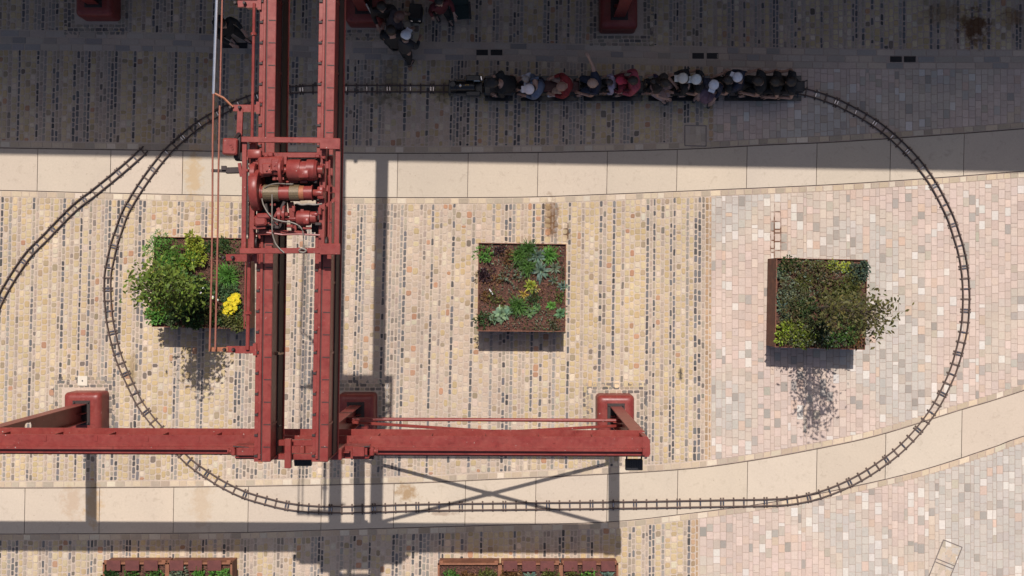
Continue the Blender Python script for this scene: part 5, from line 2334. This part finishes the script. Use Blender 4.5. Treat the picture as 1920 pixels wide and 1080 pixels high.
# ================================================================== miniature train (heading left)
YT0 = 167.5
TRAINBLACK = plain("black_enamel", (.010, .010, .011, 1), .32, 0, .2)
BENCH = plain("black_vinyl", (.016, .015, .017, 1), .5, 0, .2)
MAROON = plain("maroon_vinyl", (.07, .014, .016, 1), .5, 0, .2)
CHROME = plain("polished_steel", (.7, .7, .7, 1), .18, 1.0, .05, spec=.5)
BRASS = plain("polished_brass", (.6, .42, .15, 1), .25, 1.0, .05)


def wheels(parent, xs, y, r=.062):
    for x in xs:
        for s in (-1, 1):
            mb = MB()
            mb.lathe((x, y + s * (GAUGE / 2), .06 + r), (0, s, 0), [(-.02, r + .01), (-.012, r + .01), (-.010, r), (.016, r), (.016, r * .3)], 16)
            mb.build("wheel", IRON, parent, smooth=True)


def loco():
    a, b = P(842, YT0), P(905, YT0)
    y = a.y
    t = thing("steam_locomotive", "small black miniature steam locomotive with a silver dome leading the train", "locomotive", ((a.x + b.x) / 2, y, 0))
    x0, x1 = a.x, b.x
    mb = MB()
    mb.box(((x0 + x1) / 2, y, .20), (x1 - x0, .27, .05), bev=.01)
    mb.box((x0 + .02, y, .17), (.04, .36, .09), bev=.01)
    mb.box(((x0 + x1) / 2 + .05, y + .16, .235), (.55, .07, .012))
    mb.box(((x0 + x1) / 2 + .05, y - .16, .235), (.55, .07, .012))
    fr = mb.build("frame", TRAINBLACK, t)
    mb = MB()
    mb.lathe((x0 + .05, y, .37), (1, 0, 0), [(0, .08), (.0, .115), (.02, .125), (.14, .125), (.15, .115), (.56, .12), (.58, .10)], 28)
    bo = mb.build("boiler", TRAINBLACK, t, smooth=True)
    mb = MB()
    mb.lathe((x0 + .12, y, .48), (0, 0, 1), [(0, .05), (.03, .042), (.12, .042), (.13, .06), (.15, .06), (.15, .03)], 18)
    mb.build("chimney", TRAINBLACK, bo, smooth=True)
    mb = MB()
    mb.lathe((x0 + .29, y, .47), (0, 0, 1), [(0, .05), (.04, .045), (.07, .03), (.085, .01)], 16)
    mb.build("dome", CHROME, bo, smooth=True)
    mb = MB()
    for dx in (.42, .47):
        mb.lathe((x0 + dx, y, .485), (0, 0, 1), [(0, .012), (.04, .012), (.05, .006)], 8)
    mb.tube([(x0 + .2, y + .13, .40), (x0 + .6, y + .13, .40)], .008, 6)
    mb.build("safety_valve", BRASS, bo)
    mb = MB()
    mb.box((x0 + .58, y + .17, .38), (.33, .13, .20), bev=.015)
    mb.build("side_tank", TRAINBLACK, t)
    mb = MB()
    mb.box((x0 + .58, y - .17, .34), (.33, .11, .12), bev=.015)
    mb.build("side_tank", TRAINBLACK, t)
    mb = MB()
    mb.box((x0 + .77, y + .17, .44), (.035, .10, .07), R(12), bev=.008)
    mb.tube([(x0 + .60, y + .102, .49), (x0 + .74, y + .102, .49)], .008, 6)
    mb.build("gauge", CHROME, t)
    wheels(fr, [x0 + .14, x0 + .34, x0 + .54], y, .075)
    return t


def wagon(px0, px1, label, tender=False, maroon=False):
    a, b = P(px0, YT0), P(px1, YT0)
    y = a.y
    L = b.x - a.x
    xc = (a.x + b.x) / 2
    t = thing("riding_wagon", label, "train wagon", (xc, y, 0), group="riding wagons of the miniature train")
    mb = MB()
    mb.box((xc, y, .185), (L, .24, .05), bev=.008)
    mb.bar((a.x - .05, y, .17), (a.x + .02, y, .17), .03, .02)
    ch = mb.build("chassis", TRAINBLACK, t)
    wheels(ch, [a.x + .16, a.x + .34, b.x - .34, b.x - .16], y)
    if tender:
        mb = MB()
        mb.box((xc, y, .30), (L - .02, .40, .18), bev=.03)
        mb.build("tender_body", TRAINBLACK, t)
        mb = MB()
        mb.box((xc + .05, y, .41), (L * .7, .30, .05), bev=.02)
        mb.build("seat", BENCH, t)
    else:
        mb = MB()
        mb.box((xc, y, .27), (L - .08, .17, .12), bev=.01)
        mb.build("bench_box", TRAINBLACK, t)
        mb = MB()
        mb.box((xc, y, .36), (L - .04, .24, .06), bev=.02)
        mb.build("seat", MAROON if maroon else BENCH, t)
    for s in (-1, 1):
        mb = MB()
        mb.box((xc, y + s * .235, .115), (L - .06, .12, .02), bev=.004)
        for x in (a.x + .12, xc, b.x - .12):
            mb.bar((x, y + s * .10, .17), (x, y + s * .22, .128), .03, .012)
        mb.build("footboard", TRAINBLACK, t)
    mb = MB()
    mb.tube([(b.x - .03, y - .1, .36), (b.x - .03, y - .1, .60), (b.x - .03, y + .1, .60), (b.x - .03, y + .1, .36)], .010, 6)
    mb.build("end_rail", TRAINBLACK, t)
    return t


loco()
wagon(907, 964, "black tender wagon carrying the driver behind the locomotive", tender=True)
wagon(974, 1086, "first riding wagon, with a maroon seat showing between two riders", maroon=True)
wagon(1091, 1206, "second riding wagon, with the waving rider and the pink jackets")
wagon(1212, 1348, "third riding wagon, with the row of white caps")
wagon(1354, 1502, "last riding wagon, at the back of the train with riders in black")

ZS = .40
GP = "riders on the miniature train"
NAVY = (.012, .015, .035, 1)
BLK = (.010, .010, .011, 1)
WHITE = (.62, .62, .66, 1)
DRV = dict(group=GP)
person("driver in black jacket and dark cap bending over the locomotive controls", (924, 153), .44, 1.78, lean=(32, 6), top=BLK, bottom=BLK, hat=(.02, .02, .022, 1), brim=.05, arms=('fwd', 'fwd'), **DRV)
person("child in a white top riding just behind the tender", (985, 148), ZS, 1.25, lean=(8, -8), top=(.50, .50, .56, 1), bottom=NAVY, hair=(.30, .26, .24, 1), **DRV)
person("rider in denim jacket with a wide white sun hat leaning sideways", (994, 166), ZS, 1.70, lean=(14, 22), top=(.10, .13, .20, 1), bottom=NAVY, hat=(.66, .60, .62, 1), brim=.025, arms=('fwd', 'fwd'), **DRV)
person("fair haired rider in a red jacket and light trousers", (1052, 162), ZS, 1.68, lean=(10, 14), top=(.19, .012, .014, 1), bottom=(.38, .27, .22, 1), hair=(.26, .15, .11, 1), skin=0, sleeves=True, shoe=(.5, .5, .5, 1), **DRV)
person("rider in navy waving one bare arm up in the air", (1110, 156), ZS, 1.70, lean=(6, 8), top=NAVY, bottom=(.02, .03, .06, 1), hair=(.33, .22, .17, 1), arms=('fwd', 'wave'), sleeves=False, **DRV)
person("child in a pale lilac top on the second wagon", (1142, 154), ZS, 1.20, lean=(10, 6), top=(.32, .28, .36, 1), bottom=BLK, hair=(.03, .02, .02, 1), arms=('out', 'out'), **DRV)
person("child with a bright crimson hood up", (1162, 151), ZS, 1.30, lean=(8, 0), top=(.14, .010, .022, 1), bottom=BLK, hood=(.34, .022, .055, 1), **DRV)
person("dark haired rider in a pink red jacket at the end of the second wagon", (1186, 151), ZS, 1.66, lean=(4, 8), top=(.30, .05, .07, 1), bottom=(.10, .02, .03, 1), hair=(.012, .010, .010, 1), arms=('fwd', 'out'), **DRV)
person("bare armed child in dark clothes at the front of the third wagon", (1226, 152), ZS, 1.25, lean=(8, 4), top=(.03, .02, .05, 1), bottom=BLK, hair=(.02, .014, .012, 1), sleeves=False, arms=('out', 'out'), **DRV)
person("long haired rider in a pale pink skirt on the third wagon", (1247, 151), ZS, 1.66, lean=(6, 2), top=(.03, .022, .018, 1), bottom=(.3, .2, .18, 1), hair=(.018, .012, .009, 1), long_hair=True, skirt=(.34, .25, .25, 1), turn=150, sleeves=False, **DRV)
person("rider in black with a cream cap, first of the white capped row", (1281, 147), ZS, 1.72, lean=(10, 0), top=BLK, bottom=BLK, hat=(.52, .50, .46, 1), brim=.05, **DRV)
person("rider in black with a grey white cap, second of the white capped row", (1306, 149), ZS, 1.70, lean=(10, 2), top=BLK, bottom=BLK, hat=(.50, .53, .54, 1), brim=.05, sleeves=False, arms=('fwd', 'out'), **DRV)
person("rider in a mauve dress with a white cap, third of the white capped row", (1338, 149), ZS, 1.64, lean=(6, 0), top=NAVY, bottom=(.14, .09, .12, 1), hat=(.52, .54, .60, 1), brim=.04, skirt=(.15, .09, .12, 1), turn=70, **DRV)
person("bare armed rider in black without a hat at the front of the last wagon", (1364, 150), ZS, 1.60, lean=(10, 6), top=BLK, bottom=BLK, hair=(.014, .012, .012, 1), sleeves=False, **DRV)
person("rider in navy with a tilted white cap on the last wagon", (1383, 151), ZS, 1.62, lean=(8, 4), top=NAVY, bottom=NAVY, hat=(.56, .57, .63, 1), brim=.05, turn=-25, **DRV)
person("bare headed rider in black, foremost of the last three", (1420, 151), ZS, 1.78, lean=(14, 4), top=BLK, bottom=BLK, hair=(.02, .013, .011, 1), arms=('fwd', 'out'), sleeves=False, **DRV)
person("long haired rider in black, middle of the last three", (1453, 153), ZS, 1.72, lean=(12, 4), top=(.014, .011, .010, 1), bottom=BLK, hair=(.016, .011, .009, 1), long_hair=True, arms=('out', 'out'), sleeves=False, **DRV)
person("rider in black at the very back of the train", (1482, 153), ZS, 1.76, lean=(10, 4), top=BLK, bottom=(.018, .013, .011, 1), hair=(.02, .014, .012, 1), arms=('out', 'out'), sleeves=False, **DRV)

# ================================================================== group standing in the shade at the top
GT = "people standing in the shade at the top"
person("person in a long black coat standing right of the crane girder", (733, 56), 0, 1.78, yaw=100, lean=(10, 0), standing=True, top=BLK, bottom=BLK, skirt=(.010, .010, .011, 1), group=GT)
person("person in dark clothes with a white cap beside the black coat", (761, 67), 0, 1.66, yaw=60, lean=(14, 0), standing=True, top=(.03, .028, .03, 1), bottom=BLK, hat=(.60, .62, .66, 1), brim=.03, group=GT)
person("bald tanned person in grey bending forward near the black case", (750, 30), 0, 1.74, yaw=20, lean=(22, 0), standing=True, top=(.05, .04, .045, 1), bottom=BLK, hair=(.13, .065, .05, 1), skin=1, sleeves=False, group=GT)
person("person in black carrying a bag under the crane wires", (417, 46), 0, 1.72, yaw=-40, lean=(6, 0), standing=True, top=BLK, bottom=BLK, bag=(.014, .013, .016, 1), group=GT)
person("person in black at the top edge beside the crane foot", (716, 14), 0, 1.74, yaw=-80, lean=(6, 0), standing=True, top=(.014, .013, .014, 1), bottom=BLK, group=GT)

# black equipment case, folded camping chairs, umbrella and boom pole
c = P(781, 30)
t = thing("equipment_case", "open black equipment case on the shaded setts", "case", c, R(-6))
mb = MB()
mb.box(c + Vector((0, 0, .17)), (.30, .36, .34), R(-6), bev=.03)
mb.build("case_body", BLACKP, t)
mb = MB()
mb.box(c + Vector((0, .02, .357)), (.29, .34, .03), R(-6), bev=.012)
mb.build("lid", BLACKP, t)
mb = MB()
for s in (-1, 1):
    mb.box(c + Vector((s * .09, -.195, .27)), (.05, .02, .06), R(-6))
mb.build("latch", CHROME, t)

c = P(863, 31)
t = thing("folding_chair", "dark green folding camp chair in the shade at the top", "chair", c, R(4))
GRC = cloth("dark_green_canvas", (.016, .030, .027, 1))
mb = MB()
mb.box(c + Vector((0, 0, .42)), (.46, .36, .02), R(4), bev=.006)
mb.build("seat", GRC, t)
mb = MB()
mb.box(c + Vector((-.01, .20, .66)), (.46, .03, .42), rot=Matrix.Rotation(R(4), 3, 'Z') @ Matrix.Rotation(R(-14), 3, 'X'), bev=.008)
mb.build("backrest", GRC, t)
for sx in (-1, 1):
    mb = MB()
    mb.box(c + Vector((sx * .25, -.02, .60)), (.05, .40, .02), R(4), bev=.006)
    mb.build("armrest", BLACKP, t)
    for sy in (-1, 1):
        mb = MB()
        mb.tube([c + Vector((sx * .24, sy * .18, .60)), c + Vector((sx * .22, -sy * .19, 0))], .012, 6)
        mb.build("leg", STEEL, t)

c = P(826, 6)
t = thing("umbrella", "open dark red and black umbrella at the top edge", "umbrella", c, R(20))
mb = MB()
n = 8
vs = [c + Vector((0, 0, 1.78))]
for j, (r_, z) in enumerate(((.16, 1.75), (.30, 1.66), (.41, 1.50))):
    for i in range(n * 2):
        a = 2 * math.pi * i / (2 * n)
        q = r_ * (1.0 if i % 2 == 0 else .955)
        vs.append(c + Vector((q * math.cos(a), q * math.sin(a), z + (0 if i % 2 == 0 else .012 * j))))
m2 = 2 * n
fs = [(0, 1 + i, 1 + (i + 1) % m2) for i in range(m2)]
cols = []
for j in range(2):
    fs += [(1 + j * m2 + i, 1 + (j + 1) * m2 + i, 1 + (j + 1) * m2 + (i + 1) % m2, 1 + j * m2 + (i + 1) % m2) for i in range(m2)]
mb.add(vs, fs, (.014, .009, .012, 1))
mb.c = [((.16, .010, .014, 1) if k >= len(fs) - m2 else (.014, .009, .012, 1)) for k in range(len(fs))]
mb.build("canopy", plain("umbrella_cloth", (1, 1, 1, 1), .7, 0, .15, attr=True), t)
mb = MB()
mb.tube([c + Vector((0, 0, .95)), c + Vector((0, 0, 1.82))], .009, 6)
mb.build("shaft", STEEL, t)
for i in range(n):
    a = 2 * math.pi * i / n
    mb = MB()
    mb.tube([c + Vector((0, 0, 1.765)), c + Vector((.41 * math.cos(a), .41 * math.sin(a), 1.485))], .004, 4)
    mb.build("rib", STEEL, t)
person("person in dark red holding the open umbrella at the top edge", (824, 4), 0, 1.64, yaw=-60, lean=(2, 0), standing=True, top=(.10, .012, .016, 1), bottom=BLK, arms=('fwd', 'down'), group=GT)

c = P(690, 18, .9)
mb = MB()
mb.tube([P(698, 29, .5), P(687, 8, 1.25)], .018, 8)
mb.ball(P(698, 29, .5), .035, 8, 6)
tag(mb.build("leaning_pole", plain("pale_pole", (.55, .52, .5, 1), .5), loc=c), "slim pale pole leaning against the shaded crane foot", "pole")
# ================================================================== brick warehouse whose eaves shade the north side
def warehouse():
    # eaves line found from the shadow edge it throws on the paving
    ze = 9.0
    a = P(0, 284)
    b = P(1920, 318)
    k = Vector((SUN_DIR.x / -SUN_DIR.z, SUN_DIR.y / -SUN_DIR.z, 0)) * ze
    a2, b2 = a - k, b - k
    d = (b2 - a2).normalized()
    n = Vector((-d.y, d.x, 0))
    an = math.atan2(d.y, d.x)
    c = (a2 + b2) / 2
    t = thing("brick_warehouse", "long brick warehouse standing beyond the top of the picture", "building", (c.x, c.y, 0))
    L = 44
    W = 14
    mb = MB()
    wc = c + n * (W / 2 + .35)
    m = Matrix.Rotation(an, 3, 'Z')
    # south wall with arched window openings: piers and spandrels, butted end to end
    nb = 11
    bay = L / nb
    w0 = 1.7
    for i in range(nb):
        xc = -L / 2 + bay * (i + .5)
        for s in (-1, 1):
            q = wc + m @ Vector((xc + s * (w0 / 2 + (bay - w0) / 4), -W / 2 + .2, ze / 2))
            mb.box(q, ((bay - w0) / 2, .4, ze), an)
        for z0, z1 in ((3.6, 5.0), (7.6, ze), (0, .5)):
            mb.box(wc + m @ Vector((xc, -W / 2 + .2, (z0 + z1) / 2)), (w0, .39, z1 - z0), an)
    for s in (-1, 1):
        mb.box(wc + m @ Vector((s * (L / 2 - .2), .21, ze / 2)), (.4, W - .42, ze), an)
    mb.box(wc + m @ Vector((0, W / 2 - .2, ze / 2)), (L - .82, .4, ze), an)
    mb.build("wall", BRICK, t)
    glass = plain("dark_window_glass", (.03, .035, .04, 1), .1)
    frame = plain("window_frame_paint", (.08, .09, .1, 1), .5)
    for i in range(nb):
        xc = -L / 2 + bay * (i + .5)
        for z0, z1 in ((.5, 3.6), (5.0, 7.6)):
            mb = MB()
            zc = (z0 + z1) / 2
            for s in (-1, 1):
                mb.box(wc + m @ Vector((xc + s * (w0 / 2 - .05), -W / 2 + .2, zc)), (.08, .1, z1 - z0 - .02), an)
                mb.box(wc + m @ Vector((xc, -W / 2 + .2, zc + s * ((z1 - z0) / 2 - .06))), (w0 - .2, .1, .08), an)
            mb.box(wc + m @ Vector((xc, -W / 2 + .2, zc)), (.05, .08, z1 - z0 - .24), an)
            f = mb.build("window", frame, t)
            mb = MB()
            mb.box(wc + m @ Vector((xc, -W / 2 + .26, zc)), (w0 - .1, .02, z1 - z0 - .1), an)
            mb.build("pane", glass, f)
    mb = MB()
    # slate roof, the eaves overhanging the wall by 0.35 m
    e = W / 2 + .35
    rise = 3.0
    pts = [(-e, ze), (0, ze + rise), (e, ze), (e, ze + .12), (0, ze + rise + .12), (-e, ze + .12)]
    for i in range(1):
        vs = []
        for x in (-L / 2 - .3, L / 2 + .3):
            vs += [wc + m @ Vector((x, y, z)) for y, z in pts]
        fs = [tuple(range(6)), tuple(reversed(range(6, 12)))] + [(i, 6 + i, 6 + (i + 1) % 6, (i + 1) % 6) for i in range(6)]
        mb.add(vs, fs)
    mb.build("roof", plain("slate", (.09, .09, .10, 1), .6), t)


warehouse()
